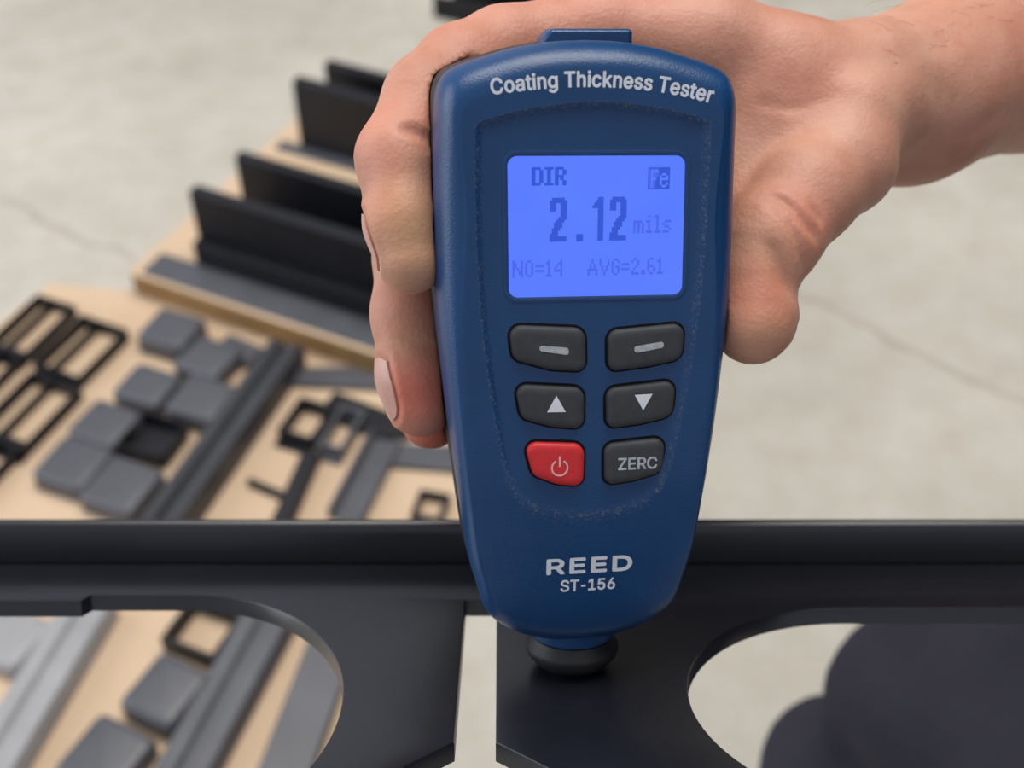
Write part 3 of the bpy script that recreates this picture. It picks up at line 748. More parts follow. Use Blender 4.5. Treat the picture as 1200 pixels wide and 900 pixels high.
# printed lettering
GLYPHS = {
 'C': (510,[(267,-7),(225,-3),(186,7),(150,25),(119,49),(92,79),(70,115),(53,157),(44,203),(40,254),(44,305),(53,352),(70,393),(92,429),(119,459),(150,484),(186,501),(225,512),(267,516),(293,514),(317,511),(340,504),(362,496),(383,485),(402,471),(419,456),(435,438),(448,418),(459,397),(467,373),(473,348),(408,348),(404,365),(397,380),(389,395),(380,407),(369,418),(357,428),(344,437),(330,444),(315,449),(300,453),(284,455),(267,456),(237,453),(209,445),(184,432),(161,414),(141,391),(125,364),(113,332),(106,295),(103,254),(106,213),(113,177),(125,145),(141,117),(161,94),(184,76),(210,63),(237,56),(267,53),(284,54),(300,56),(315,60),(330,65),(344,72),(357,81),(369,90),(380,102),(389,114),(397,128),(404,144),(408,160),(473,160),(467,135),(459,112),(448,91),(435,71),(420,53),(402,38),(383,24),(363,13),(341,5),(317,-2),(293,-6)],[[6,5,56],[56,55,6],[7,6,55],[55,54,7],[8,7,54],[54,53,8],[9,8,53],[52,9,53],[9,52,51],[10,9,51],[51,50,10],[11,10,50],[50,49,11],[12,11,49],[49,48,12],[13,12,48],[1,59,2],[16,45,17],[2,59,58],[45,16,46],[15,46,16],[0,61,60],[85,63,62],[18,42,19],[85,62,0],[61,0,62],[42,18,43],[44,43,18],[0,60,1],[59,1,60],[17,45,44],[44,18,17],[2,58,3],[58,57,3],[4,3,57],[5,4,57],[56,5,57],[13,48,47],[14,13,47],[47,46,14],[46,15,14],[40,20,41],[64,84,83],[83,65,64],[39,21,40],[20,40,21],[38,37,23],[22,38,23],[65,83,82],[66,65,82],[82,81,66],[81,67,66],[38,22,39],[21,39,22],[78,77,70],[71,70,77],[77,76,71],[72,71,76],[76,75,72],[73,72,75],[75,74,73],[30,29,31],[32,31,29],[29,28,32],[33,32,28],[28,27,33],[34,33,27],[27,26,34],[67,81,80],[68,67,80],[80,79,68],[69,68,79],[79,78,69],[78,70,69],[34,26,35],[26,25,35],[36,35,25],[25,24,36],[37,36,24],[23,37,24],[63,85,84],[84,64,63],[19,42,41],[41,20,19]]),
 'o': (415,[(207,-8),(174,-5),(144,3),(117,16),(93,35),(72,58),(56,85),(44,116),(37,150),(34,187),(37,225),(44,260),(56,291),(72,318),(93,341),(117,360),(144,374),(174,382),(207,384),(241,382),(271,374),(299,360),(323,341),(343,318),(359,291),(371,260),(379,225),(381,187),(379,150),(371,116),(359,85),(343,58),(323,35),(299,16),(271,3),(241,-5),(207,46),(231,49),(252,55),(270,66),(285,80),(298,97),(307,117),(314,139),(318,163),(319,187),(318,212),(314,236),(307,258),(298,278),(285,296),(270,310),(252,321),(231,328),(207,330),(184,328),(163,321),(145,310),(130,296),(118,278),(108,258),(102,236),(98,212),(96,187),(98,163),(102,139),(108,117),(118,97),(130,80),(145,66),(163,55),(184,49)],[[7,6,66],[66,65,7],[8,7,65],[65,64,8],[9,8,64],[64,63,9],[63,62,9],[10,9,62],[62,61,10],[11,10,61],[61,60,11],[12,11,60],[0,36,1],[36,71,1],[1,71,2],[71,70,2],[3,2,70],[69,3,70],[57,56,15],[16,15,56],[56,55,16],[55,17,16],[3,69,4],[69,68,4],[5,4,68],[68,67,5],[6,5,67],[66,6,67],[12,60,59],[13,12,59],[59,58,13],[14,13,58],[58,57,14],[57,15,14],[18,54,53],[18,53,19],[37,35,34],[38,37,34],[34,33,38],[39,38,33],[51,21,52],[21,20,52],[53,52,20],[19,53,20],[30,29,42],[43,42,29],[29,28,43],[44,43,28],[28,27,44],[45,44,27],[46,45,27],[27,26,46],[47,46,26],[26,25,47],[48,47,25],[25,24,48],[39,33,32],[40,39,32],[32,31,40],[41,40,31],[31,30,41],[30,42,41],[48,24,49],[24,23,49],[50,49,23],[23,22,50],[51,50,22],[21,51,22],[36,0,35],[35,37,36],[54,18,55],[17,55,18]]),
 'a': (389,[(160,-9),(137,-7),(115,-3),(94,5),(76,15),(60,29),(48,45),(38,63),(32,84),(30,108),(32,128),(36,146),(43,161),(53,174),(64,184),(78,193),(92,200),(108,206),(125,211),(143,214),(161,217),(178,220),(200,223),(218,225),(234,227),(247,229),(257,231),(265,235),(271,240),(274,246),(276,255),(276,257),(275,272),(272,285),(267,297),(260,307),(251,315),(240,322),(227,327),(212,330),(196,331),(178,330),(163,327),(149,322),(137,316),(127,309),(118,301),(110,292),(104,283),(100,274),(41,291),(51,313),(64,331),(79,346),(95,358),(114,368),(133,375),(153,380),(173,383),(194,384),(208,384),(223,382),(239,379),(255,375),(271,369),(286,360),(300,350),(312,336),(322,320),(330,301),(335,278),(337,251),(337,0),(277,0),(277,52),(272,52),(267,43),(260,34),(252,25),(242,16),(229,8),(215,1),(199,-4),(181,-7),(170,45),(192,47),(211,51),(228,59),(242,68),(254,80),(263,93),(270,108),(274,122),(276,138),(276,190),(272,187),(267,184),(259,182),(251,180),(241,178),(231,176),(221,174),(210,173),(200,171),(191,170),(182,169),(175,168),(161,166),(147,163),(134,159),(122,153),(112,147),(103,139),(97,130),(93,118),(92,105),(93,93),(96,82),(102,72),(109,64),(119,57),(130,52),(142,48),(156,46)],[[5,4,119],[119,118,5],[6,5,118],[118,117,6],[7,6,117],[117,116,7],[8,7,116],[116,115,8],[9,8,115],[115,114,9],[10,9,114],[11,10,114],[114,113,11],[12,11,113],[13,12,113],[113,112,13],[14,13,112],[15,14,112],[51,50,49],[49,48,51],[48,47,51],[52,51,47],[1,122,2],[122,121,2],[21,106,105],[105,104,21],[83,84,0],[123,0,84],[20,107,106],[106,21,20],[57,42,41],[41,58,57],[0,123,1],[122,1,123],[18,109,108],[19,18,108],[108,107,19],[107,20,19],[55,44,43],[56,55,43],[43,42,56],[42,57,56],[2,121,3],[121,120,3],[4,3,120],[119,4,120],[15,112,111],[16,15,111],[111,110,16],[17,16,110],[110,109,17],[109,18,17],[52,47,46],[53,52,46],[46,45,53],[54,53,45],[45,44,54],[44,55,54],[59,40,60],[101,23,102],[38,61,39],[85,82,81],[81,86,85],[22,103,102],[102,23,22],[60,40,39],[39,61,60],[24,100,99],[87,79,78],[24,99,98],[98,25,24],[86,81,80],[80,79,86],[79,87,86],[23,101,100],[100,24,23],[37,63,38],[63,62,38],[61,38,62],[97,96,95],[74,73,72],[72,71,93],[94,93,71],[30,29,71],[31,30,71],[71,70,31],[32,31,70],[70,69,32],[91,90,74],[92,91,74],[74,72,92],[72,93,92],[28,27,94],[94,71,28],[71,29,28],[32,69,33],[69,68,33],[34,33,68],[68,67,34],[35,34,67],[67,66,35],[66,65,35],[87,78,77],[88,87,77],[77,76,88],[76,75,88],[89,88,75],[75,74,89],[74,90,89],[25,98,97],[26,25,97],[97,95,26],[95,94,26],[94,27,26],[35,65,36],[65,64,36],[37,36,64],[63,37,64],[82,85,83],[84,83,85],[103,22,104],[21,104,22],[40,59,41],[58,41,59]]),
 't': (227,[(204,379),(204,327),(6,327),(6,379),(65,471),(126,471),(126,98),(127,83),(130,70),(136,61),(144,55),(156,51),(170,50),(175,50),(180,50),(185,51),(191,52),(197,53),(202,54),(213,2),(207,0),(200,-2),(192,-3),(184,-3),(176,-4),(168,-4),(138,-1),(113,7),(92,21),(77,41),(68,64),(65,93),(126,379),(126,327),(65,327),(65,379)],[[11,10,26],[26,10,27],[10,9,27],[28,27,9],[29,28,9],[9,8,29],[30,29,8],[8,7,30],[31,30,7],[7,6,31],[33,34,6],[12,25,24],[24,13,12],[14,23,15],[13,24,23],[23,14,13],[20,19,17],[18,17,19],[15,23,22],[16,15,22],[22,21,16],[21,20,16],[20,17,16],[11,26,25],[25,12,11],[32,35,33],[5,4,32],[1,0,32],[33,1,32],[31,6,34],[3,2,34],[35,3,34],[34,33,35],[35,32,4]]),
 'i': (167,[(53,0),(53,379),(114,379),(114,0),(84,443),(73,444),(63,448),(54,455),(47,463),(43,472),(41,483),(43,494),(47,504),(54,512),(63,518),(73,522),(84,524),(95,522),(105,518),(114,512),(121,504),(125,494),(126,483),(125,472),(121,463),(114,455),(105,448),(95,444)],[[10,9,11],[4,15,14],[5,4,6],[7,6,4],[4,14,7],[9,8,7],[11,9,7],[7,14,11],[14,13,11],[12,11,13],[23,22,24],[25,24,22],[22,21,19],[21,20,19],[25,22,18],[22,19,18],[1,0,3],[3,2,1],[27,26,4],[26,25,4],[25,18,4],[18,17,4],[15,4,17],[17,16,15]]),
 'n': (410,[(114,227),(114,0),(53,0),(53,379),(112,379),(112,287),(102,287),(116,319),(132,344),(152,362),(175,374),(200,382),(227,384),(252,383),(275,377),(295,369),(313,356),(328,340),(341,321),(350,298),(355,271),(357,240),(357,0),(296,0),(296,235),(293,263),(286,286),(273,304),(256,318),(235,326),(210,329),(192,328),(176,324),(161,317),(147,308),(136,297),(126,283),(119,266),(115,248),(112,310)],[[1,0,2],[3,2,0],[6,3,0],[0,38,6],[3,6,4],[10,32,31],[9,33,32],[32,10,9],[8,34,33],[33,9,8],[6,38,37],[5,6,37],[37,36,5],[36,35,5],[7,5,35],[35,34,7],[34,8,7],[12,29,13],[29,12,30],[11,30,12],[28,14,29],[13,29,14],[24,23,22],[22,21,24],[24,21,25],[21,20,25],[20,19,25],[26,25,19],[19,18,26],[18,17,26],[27,26,17],[17,16,27],[28,27,16],[16,15,28],[14,28,15],[30,11,31],[10,31,11],[5,7,39],[6,5,39],[4,6,39]]),
 'g': (425,[(207,-151),(180,-149),(156,-146),(134,-140),(114,-132),(97,-122),(82,-110),(70,-97),(59,-84),(51,-69),(101,-41),(107,-49),(114,-57),(122,-66),(131,-74),(142,-82),(154,-88),(169,-93),(187,-96),(207,-97),(236,-95),(261,-87),(282,-75),(298,-58),(308,-34),(311,-6),(311,68),(306,68),(301,60),(294,51),(287,41),(277,32),(266,23),(252,16),(236,10),(217,6),(195,5),(165,7),(138,14),(113,27),(90,43),(71,65),(55,90),(43,120),(36,154),(34,191),(36,229),(43,263),(55,293),(71,320),(90,342),(112,361),(138,374),(166,382),(196,384),(218,383),(237,379),(253,373),(267,365),(279,356),(288,346),(296,336),(302,327),(308,319),(313,319),(313,379),(372,379),(372,-9),(370,-40),(363,-67),(350,-90),(334,-109),(314,-124),(291,-136),(265,-144),(237,-149),(205,59),(227,61),(246,66),(264,75),(278,87),(290,103),(300,121),(307,142),(311,166),(312,193),(311,219),(307,242),(300,264),(291,283),(279,299),(264,312),(247,322),(227,328),(205,330),(182,328),(163,322),(145,312),(130,298),(118,282),(109,262),(102,241),(98,218),(96,193),(98,167),(102,144),(109,123),(118,104),(131,88),(145,76),(163,66),(183,61)],[[8,7,11],[9,8,11],[11,10,9],[43,42,106],[106,105,43],[44,43,105],[105,104,44],[45,44,104],[104,103,45],[103,102,45],[46,45,102],[102,101,46],[47,46,101],[101,100,47],[48,47,100],[16,15,3],[1,17,2],[36,76,111],[94,54,95],[17,1,18],[36,111,37],[110,37,111],[53,96,95],[95,54,53],[16,3,2],[2,17,16],[37,110,38],[109,38,110],[52,97,96],[96,53,52],[3,15,4],[5,4,15],[15,14,5],[6,5,14],[14,13,6],[7,6,13],[13,12,7],[11,7,12],[38,109,39],[109,108,39],[40,39,108],[41,40,108],[108,107,41],[42,41,107],[106,42,107],[48,100,99],[49,48,99],[99,98,49],[50,49,98],[98,97,50],[51,50,97],[97,52,51],[19,0,75],[20,19,75],[77,35,34],[34,33,77],[33,78,77],[92,57,93],[57,56,93],[55,93,56],[79,31,30],[60,59,91],[20,75,74],[74,21,20],[78,33,32],[32,31,78],[31,79,78],[91,59,92],[59,58,92],[57,92,58],[68,67,25],[26,25,67],[85,84,67],[67,66,85],[86,85,66],[65,64,66],[71,70,23],[70,69,23],[24,23,69],[69,68,24],[68,25,24],[83,82,26],[26,67,83],[67,84,83],[86,66,87],[66,64,87],[88,87,64],[89,88,64],[63,89,64],[21,74,73],[22,21,73],[73,72,22],[72,71,22],[71,23,22],[79,30,29],[29,28,79],[80,79,28],[28,27,80],[81,80,27],[27,26,81],[26,82,81],[89,63,90],[63,62,90],[91,90,62],[62,61,91],[60,91,61],[18,1,0],[0,19,18],[76,36,35],[35,77,76],[93,55,94],[54,94,55]]),
 'T': (449,[(32,452),(32,509),(417,509),(417,452),(257,452),(257,0),(193,0),(193,452)],[[1,0,7],[3,2,4],[7,6,5],[5,4,7],[4,2,7],[1,7,2]]),
 'h': (410,[(114,227),(114,0),(53,0),(53,509),(114,509),(114,287),(102,287),(116,319),(132,344),(152,362),(175,374),(200,382),(227,384),(252,383),(275,377),(295,369),(313,356),(328,340),(341,321),(350,298),(355,271),(357,240),(357,0),(296,0),(296,235),(293,263),(286,286),(273,304),(256,318),(235,326),(210,329),(192,328),(176,324),(161,317),(147,308),(136,297),(126,283),(119,266),(115,248),(114,314)],[[3,2,6],[2,1,0],[6,2,0],[0,38,6],[10,32,31],[9,33,32],[32,10,9],[8,34,33],[33,9,8],[6,38,37],[5,6,37],[37,36,5],[36,35,5],[7,5,35],[35,34,7],[34,8,7],[3,6,4],[12,29,13],[29,12,30],[11,30,12],[28,14,29],[13,29,14],[24,23,22],[22,21,24],[24,21,25],[21,20,25],[20,19,25],[26,25,19],[19,18,26],[18,17,26],[27,26,17],[17,16,27],[28,27,16],[16,15,28],[14,28,15],[30,11,31],[10,31,11],[5,7,39],[6,5,39],[4,6,39]]),
 'c': (396,[(207,-8),(174,-5),(144,3),(117,16),(93,35),(72,58),(56,85),(44,116),(37,150),(34,187),(37,225),(44,260),(56,291),(72,318),(93,341),(117,360),(144,374),(174,382),(207,384),(226,384),(243,381),(260,377),(276,371),(291,364),(305,356),(318,346),(330,335),(340,322),(349,308),(356,293),(362,277),(303,262),(300,272),(295,281),(290,289),(284,297),(278,304),(270,311),(261,316),(252,321),(242,325),(231,328),(220,329),(207,330),(184,328),(163,321),(145,310),(130,296),(118,278),(108,258),(102,236),(98,212),(96,187),(98,163),(102,139),(108,117),(118,97),(130,80),(145,66),(163,55),(184,49),(207,46),(220,47),(232,49),(243,52),(253,55),(262,60),(271,66),(279,73),(285,80),(292,89),(297,98),(301,107),(304,117),(363,102),(357,86),(350,70),(341,56),(331,43),(319,32),(306,21),(292,12),(277,5),(261,-1),(244,-5),(226,-7)],[[6,5,56],[56,55,6],[7,6,55],[55,54,7],[8,7,54],[54,53,8],[9,8,53],[53,52,9],[52,51,9],[10,9,51],[51,50,10],[11,10,50],[50,49,11],[12,11,49],[41,19,42],[18,42,19],[61,0,85],[85,62,61],[42,18,43],[44,43,18],[0,61,1],[61,60,1],[2,1,60],[59,2,60],[16,45,44],[17,16,44],[44,18,17],[2,59,3],[59,58,3],[4,3,58],[58,57,4],[5,4,57],[56,5,57],[12,49,48],[13,12,48],[48,47,13],[14,13,47],[47,46,14],[15,14,46],[46,45,15],[45,16,15],[84,64,63],[64,84,83],[83,65,64],[39,21,40],[20,40,21],[65,83,82],[82,66,65],[37,23,38],[23,22,38],[39,38,22],[21,39,22],[78,77,70],[77,76,70],[71,70,76],[76,75,71],[72,71,75],[73,72,75],[75,74,73],[30,29,31],[32,31,29],[29,28,32],[33,32,28],[28,27,33],[66,82,81],[67,66,81],[81,80,67],[68,67,80],[80,79,68],[69,68,79],[79,78,69],[78,70,69],[33,27,34],[27,26,34],[35,34,26],[26,25,35],[36,35,25],[25,24,36],[37,36,24],[23,37,24],[84,63,85],[62,85,63],[40,20,41],[19,41,20]]),
 'k': (381,[(110,137),(110,212),(121,212),(284,379),(360,379),(184,199),(177,199),(53,0),(53,509),(114,509),(114,0),(294,0),(148,186),(191,229),(372,0),(114,212),(114,141),(154,178),(201,216)],[[1,15,9],[0,7,10],[7,0,1],[8,7,1],[1,9,8],[5,13,6],[11,14,5],[13,5,18],[4,3,13],[1,0,16],[12,6,13],[13,3,2],[5,14,18],[0,10,16],[6,12,17],[12,2,15],[15,16,12],[15,1,16],[5,6,17],[11,5,17],[12,16,17],[2,12,13],[4,13,18]]),
 'e': (404,[(212,-8),(177,-5),(145,3),(117,16),(92,35),(72,58),(56,85),(44,116),(37,150),(34,187),(36,224),(44,258),(55,290),(71,317),(91,340),(115,359),(142,373),(172,382),(205,384),(226,383),(246,380),(266,374),(285,366),(303,355),(319,341),(334,324),(347,305),(357,282),(365,256),(370,227),(371,194),(371,169),(75,169),(75,221),(338,221),(310,202),(308,226),(304,248),(298,269),(288,286),(277,301),(263,314),(246,323),(227,328),(205,330),(183,328),(164,323),(146,313),(131,301),(119,286),(109,270),(102,251),(97,231),(96,211),(96,178),(98,151),(102,127),(110,106),(121,88),(135,73),(151,61),(169,53),(190,48),(212,46),(227,47),(241,49),(254,53),(265,58),(276,65),(285,73),(294,82),(300,93),(306,105),(365,91),(358,72),(348,55),(335,39),(320,26),(302,14),(283,4),(261,-3),(237,-7),(308,221),(96,221),(97,169)],[[8,7,32],[9,8,32],[35,34,82],[52,51,33],[7,6,56],[56,55,7],[32,7,55],[54,53,32],[53,33,32],[9,32,33],[10,9,33],[11,10,33],[33,51,11],[12,11,51],[51,50,12],[13,12,50],[48,47,15],[47,16,15],[0,63,62],[45,44,18],[0,62,1],[61,1,62],[17,46,45],[45,18,17],[1,61,2],[61,60,2],[3,2,60],[59,3,60],[16,47,46],[46,17,16],[3,59,4],[59,58,4],[5,4,58],[58,57,5],[6,5,57],[56,6,57],[13,50,49],[14,13,49],[49,48,14],[48,15,14],[81,65,64],[65,81,80],[80,66,65],[42,20,43],[19,43,20],[66,80,79],[79,67,66],[42,41,22],[22,21,42],[20,42,21],[30,29,34],[29,28,34],[75,74,71],[72,71,74],[74,73,72],[31,35,54],[31,30,35],[30,34,35],[37,36,34],[34,28,37],[28,27,37],[67,79,78],[68,67,78],[78,77,68],[69,68,77],[77,76,69],[70,69,76],[76,75,70],[75,71,70],[37,27,38],[27,26,38],[39,38,26],[26,25,39],[40,39,25],[25,24,40],[24,23,40],[41,40,23],[22,41,23],[81,64,0],[63,0,64],[53,54,35],[43,19,44],[18,44,19],[32,55,84],[54,32,84],[34,36,82],[52,33,83],[33,53,83],[53,35,82],[53,82,83],[31,54,84]]),
 's': (365,[(182,-8),(157,-7),(133,-3),(112,3),(93,12),(76,24),(62,38),(50,54),(41,73),(36,94),(94,107),(101,87),(111,72),(124,60),(141,52),(160,47),(181,45),(206,47),(227,53),(244,62),(258,74),(265,88),(268,103),(266,115),(262,126),(254,136),(243,144),(229,150),(212,155),(149,170),(118,180),(92,192),(72,208),(58,227),(50,249),(47,274),(49,295),(55,314),(65,332),(79,347),(95,360),(115,370),(137,378),(161,383),(187,384),(212,383),(234,379),(254,372),(271,363),(286,352),(299,339),(309,324),(318,308),(324,290),(268,277),(262,291),(254,304),(243,316),(228,325),(210,331),(187,333),(166,331),(147,326),(131,317),(119,305),(111,292),(109,277),(110,264),(115,253),(124,243),(136,235),(152,229),(172,223),(229,209),(261,200),(287,187),(306,171),(320,153),(328,131),(331,107),(329,85),(323,65),(312,47),(298,31),(281,18),(260,6),(236,-2),(210,-7)],[[5,12,6],[12,11,6],[7,6,11],[8,7,11],[11,10,8],[9,8,10],[34,33,67],[35,34,67],[67,66,35],[36,35,66],[66,65,36],[37,36,65],[38,37,65],[0,16,1],[16,15,1],[71,29,72],[1,15,2],[15,14,2],[3,2,14],[13,3,14],[29,71,30],[70,30,71],[41,63,62],[42,41,62],[62,61,42],[61,43,42],[3,13,4],[5,4,13],[12,5,13],[30,70,31],[70,69,31],[32,31,69],[69,68,32],[33,32,68],[67,33,68],[38,65,64],[39,38,64],[64,63,39],[40,39,63],[63,41,40],[27,73,28],[60,59,45],[44,60,45],[17,87,86],[18,17,86],[86,85,18],[85,19,18],[26,74,27],[73,27,74],[57,47,58],[47,46,58],[59,58,46],[45,59,46],[82,81,21],[81,80,21],[22,21,80],[80,79,22],[23,22,79],[79,78,23],[78,77,23],[24,23,77],[77,76,24],[53,52,54],[55,54,52],[52,51,55],[19,85,84],[20,19,84],[84,83,20],[83,82,20],[82,21,20],[24,76,25],[76,75,25],[26,25,75],[74,26,75],[55,51,56],[51,50,56],[50,49,56],[57,56,49],[49,48,57],[47,57,48],[16,0,87],[87,17,16],[72,29,28],[28,73,72],[43,61,60],[60,44,43]]),
 'r': (259,[(53,0),(53,379),(112,379),(112,321),(115,321),(124,339),(137,354),(152,367),(171,377),(191,383),(213,385),(218,385),(223,385),(229,384),(235,384),(240,384),(243,384),(243,322),(241,323),(236,324),(230,324),(223,325),(215,326),(207,326),(190,324),(174,321),(159,315),(146,306),(135,296),(126,284),(119,269),(115,254),(114,237),(114,0)],[[3,2,1],[33,32,0],[1,0,32],[32,31,1],[3,1,31],[27,26,5],[26,6,5],[3,31,30],[30,29,3],[4,3,29],[29,28,4],[28,27,4],[27,5,4],[23,9,24],[10,22,11],[22,10,23],[9,23,10],[20,14,13],[18,17,16],[18,16,19],[15,19,16],[14,20,19],[19,15,14],[20,13,21],[22,21,13],[13,12,22],[11,22,12],[6,26,25],[7,6,25],[8,7,25],[25,24,8],[24,9,8]]),
 'R': (449,[(60,0),(60,509),(236,509),(273,506),(305,500),(333,489),(356,473),(376,455),(390,433),(401,408),(407,381),(409,352),(407,323),(401,296),(390,271),(376,250),(356,232),(333,217),(305,206),(273,200),(236,198),(96,198),(96,255),(234,255),(258,256),(280,260),(298,267),(313,276),(325,287),(334,300),(340,316),(344,333),(345,352),(344,371),(340,389),(334,405),(325,419),(313,430),(298,440),(279,446),(258,451),(233,452),(125,452),(125,0),(353,0),(230,229),(303,229),(428,0),(125,255),(125,198),(246,199),(314,209)],[[21,0,43],[0,21,22],[1,0,22],[22,42,1],[23,45,24],[21,43,49],[22,21,48],[42,22,48],[41,2,42],[1,42,2],[3,40,39],[18,46,19],[26,25,46],[46,27,26],[38,4,39],[3,39,4],[50,19,45],[19,46,45],[46,25,24],[2,41,40],[40,3,2],[16,15,28],[29,28,15],[15,14,29],[14,13,29],[30,29,13],[13,12,30],[31,30,12],[12,11,31],[32,31,11],[33,32,11],[11,10,33],[34,33,10],[10,9,34],[9,8,34],[35,34,8],[8,7,35],[36,35,7],[7,6,36],[19,50,44],[18,19,44],[18,44,51],[46,18,51],[27,46,17],[17,16,27],[16,28,27],[36,6,37],[6,5,37],[38,37,5],[4,38,5],[20,45,49],[45,23,48],[48,49,45],[21,49,48],[45,20,50],[24,45,46],[17,46,51],[44,47,51]]),
 'E': (419,[(60,0),(60,509),(372,509),(372,452),(125,452),(125,286),(355,286),(355,229),(125,229),(125,57),(375,57),(375,0)],[[0,9,8],[1,0,8],[8,5,1],[5,4,1],[9,0,11],[11,10,9],[5,8,7],[7,6,5],[3,2,4],[1,4,2]]),
 'D': (502,[(219,0),(96,0),(96,57),(215,57),(254,60),(288,68),(318,81),(343,99),(363,122),(379,149),(390,181),(397,216),(399,255),(397,294),(390,329),(379,361),(364,388),(344,410),(320,428),(291,441),(258,449),(221,452),(93,452),(93,509),(225,509),(273,505),(315,495),(353,478),(385,455),(412,426),(433,391),(449,351),(458,306),(462,255),(458,205),(449,159),(433,119),(411,83),(384,54),(351,31),(312,14),(268,3),(125,509),(125,0),(60,0),(60,509),(125,452),(125,57)],[[45,44,22],[22,23,45],[0,3,43],[2,43,47],[43,2,1],[44,1,2],[22,44,2],[22,2,46],[22,46,42],[23,22,42],[41,5,4],[24,20,25],[26,19,18],[5,41,40],[40,6,5],[25,20,19],[19,26,25],[41,4,0],[3,0,4],[20,24,21],[42,21,24],[27,17,28],[34,33,11],[12,11,33],[13,12,33],[33,32,13],[37,36,8],[9,8,36],[36,35,9],[10,9,35],[35,34,10],[34,11,10],[13,32,14],[32,31,14],[15,14,31],[31,30,15],[16,15,30],[30,29,16],[17,16,29],[28,17,29],[6,40,39],[7,6,39],[39,38,7],[38,37,7],[37,8,7],[17,27,18],[26,18,27],[21,42,46],[2,47,46],[43,3,47]]),
 'S': (447,[(224,-9),(188,-7),(156,-1),(128,9),(102,23),(81,40),(64,60),(51,83),(42,109),(38,137),(104,137),(108,118),(114,102),(123,88),(136,76),(150,66),(166,59),(185,53),(204,50),(224,49),(246,50),(267,54),(286,60),(303,69),(317,79),(329,92),(338,106),(344,122),(346,139),(344,154),(340,168),(332,179),(322,189),(310,197),(296,205),(280,211),(263,217),(245,222),(184,239),(145,253),(112,269),(86,289),(67,313),(56,341),(52,372),(54,400),(62,425),(75,448),(92,468),(113,484),(138,498),(165,508),(195,514),(227,516),(259,514),(289,508),(316,498),(340,484),(360,468),(377,449),(390,427),(398,403),(401,378),(337,378),(332,402),(320,421),(302,437),(280,449),(254,456),(225,459),(204,457),(185,454),(167,448),(152,440),(139,430),(129,418),(121,405),(117,391),(115,376),(117,359),(122,345),(131,334),(142,324),(155,315),(169,308),(184,302),(198,297),(212,293),(264,279),(279,275),(295,270),(312,264),(328,256),(344,248),(359,238),(372,226),(384,213),(395,198),(402,180),(407,161),(408,139),(406,112),(399,87),(386,64),(370,43),(349,25),(323,11),(294,0),(261,-7)],[[6,5,13],[13,12,6],[7,6,12],[12,11,7],[8,7,11],[11,10,8],[9,8,10],[42,41,80],[43,42,80],[80,79,43],[44,43,79],[79,78,44],[45,44,78],[78,77,45],[46,45,77],[77,76,46],[47,46,76],[76,75,47],[48,47,75],[73,72,50],[72,51,50],[0,19,18],[0,18,1],[17,1,18],[87,86,38],[85,38,86],[52,71,70],[70,69,52],[1,17,2],[16,2,17],[38,85,39],[85,84,39],[83,39,84],[51,72,71],[71,52,51],[2,16,3],[16,15,3],[4,3,15],[15,14,4],[5,4,14],[13,5,14],[39,83,40],[83,82,40],[41,40,82],[82,81,41],[80,41,81],[48,75,74],[49,48,74],[74,73,49],[73,50,49],[88,36,89],[20,108,21],[36,88,37],[34,33,92],[92,91,34],[21,108,107],[22,21,107],[107,106,22],[106,23,22],[34,91,35],[91,90,35],[36,35,90],[89,36,90],[66,56,67],[56,55,67],[68,67,55],[54,68,55],[104,103,25],[26,25,103],[103,102,26],[27,26,102],[102,101,27],[28,27,101],[101,100,28],[100,99,28],[29,28,99],[99,98,29],[30,29,98],[98,97,30],[97,96,30],[31,30,96],[96,95,31],[62,61,63],[64,63,61],[61,60,64],[60,59,64],[23,106,105],[24,23,105],[105,104,24],[104,25,24],[31,95,32],[95,94,32],[94,93,32],[33,32,93],[92,33,93],[64,59,65],[59,58,65],[66,65,58],[58,57,66],[56,66,57],[108,20,0],[19,0,20],[87,38,37],[37,88,87],[68,54,69],[54,53,69],[52,69,53]]),
 '-': (453,[(337,244),(337,188),(114,188),(114,244)],[[3,2,1],[1,0,3]]),
 '1': (453,[(76,0),(76,55),(391,55),(391,0),(276,509),(276,0),(212,0),(212,448),(209,448),(86,358),(86,427),(198,509),(276,55),(212,55)],[[11,10,8],[8,10,9],[3,2,5],[13,12,7],[1,0,6],[11,8,7],[7,4,11],[12,13,6],[4,7,12],[5,2,12],[6,5,12],[1,6,13]]),
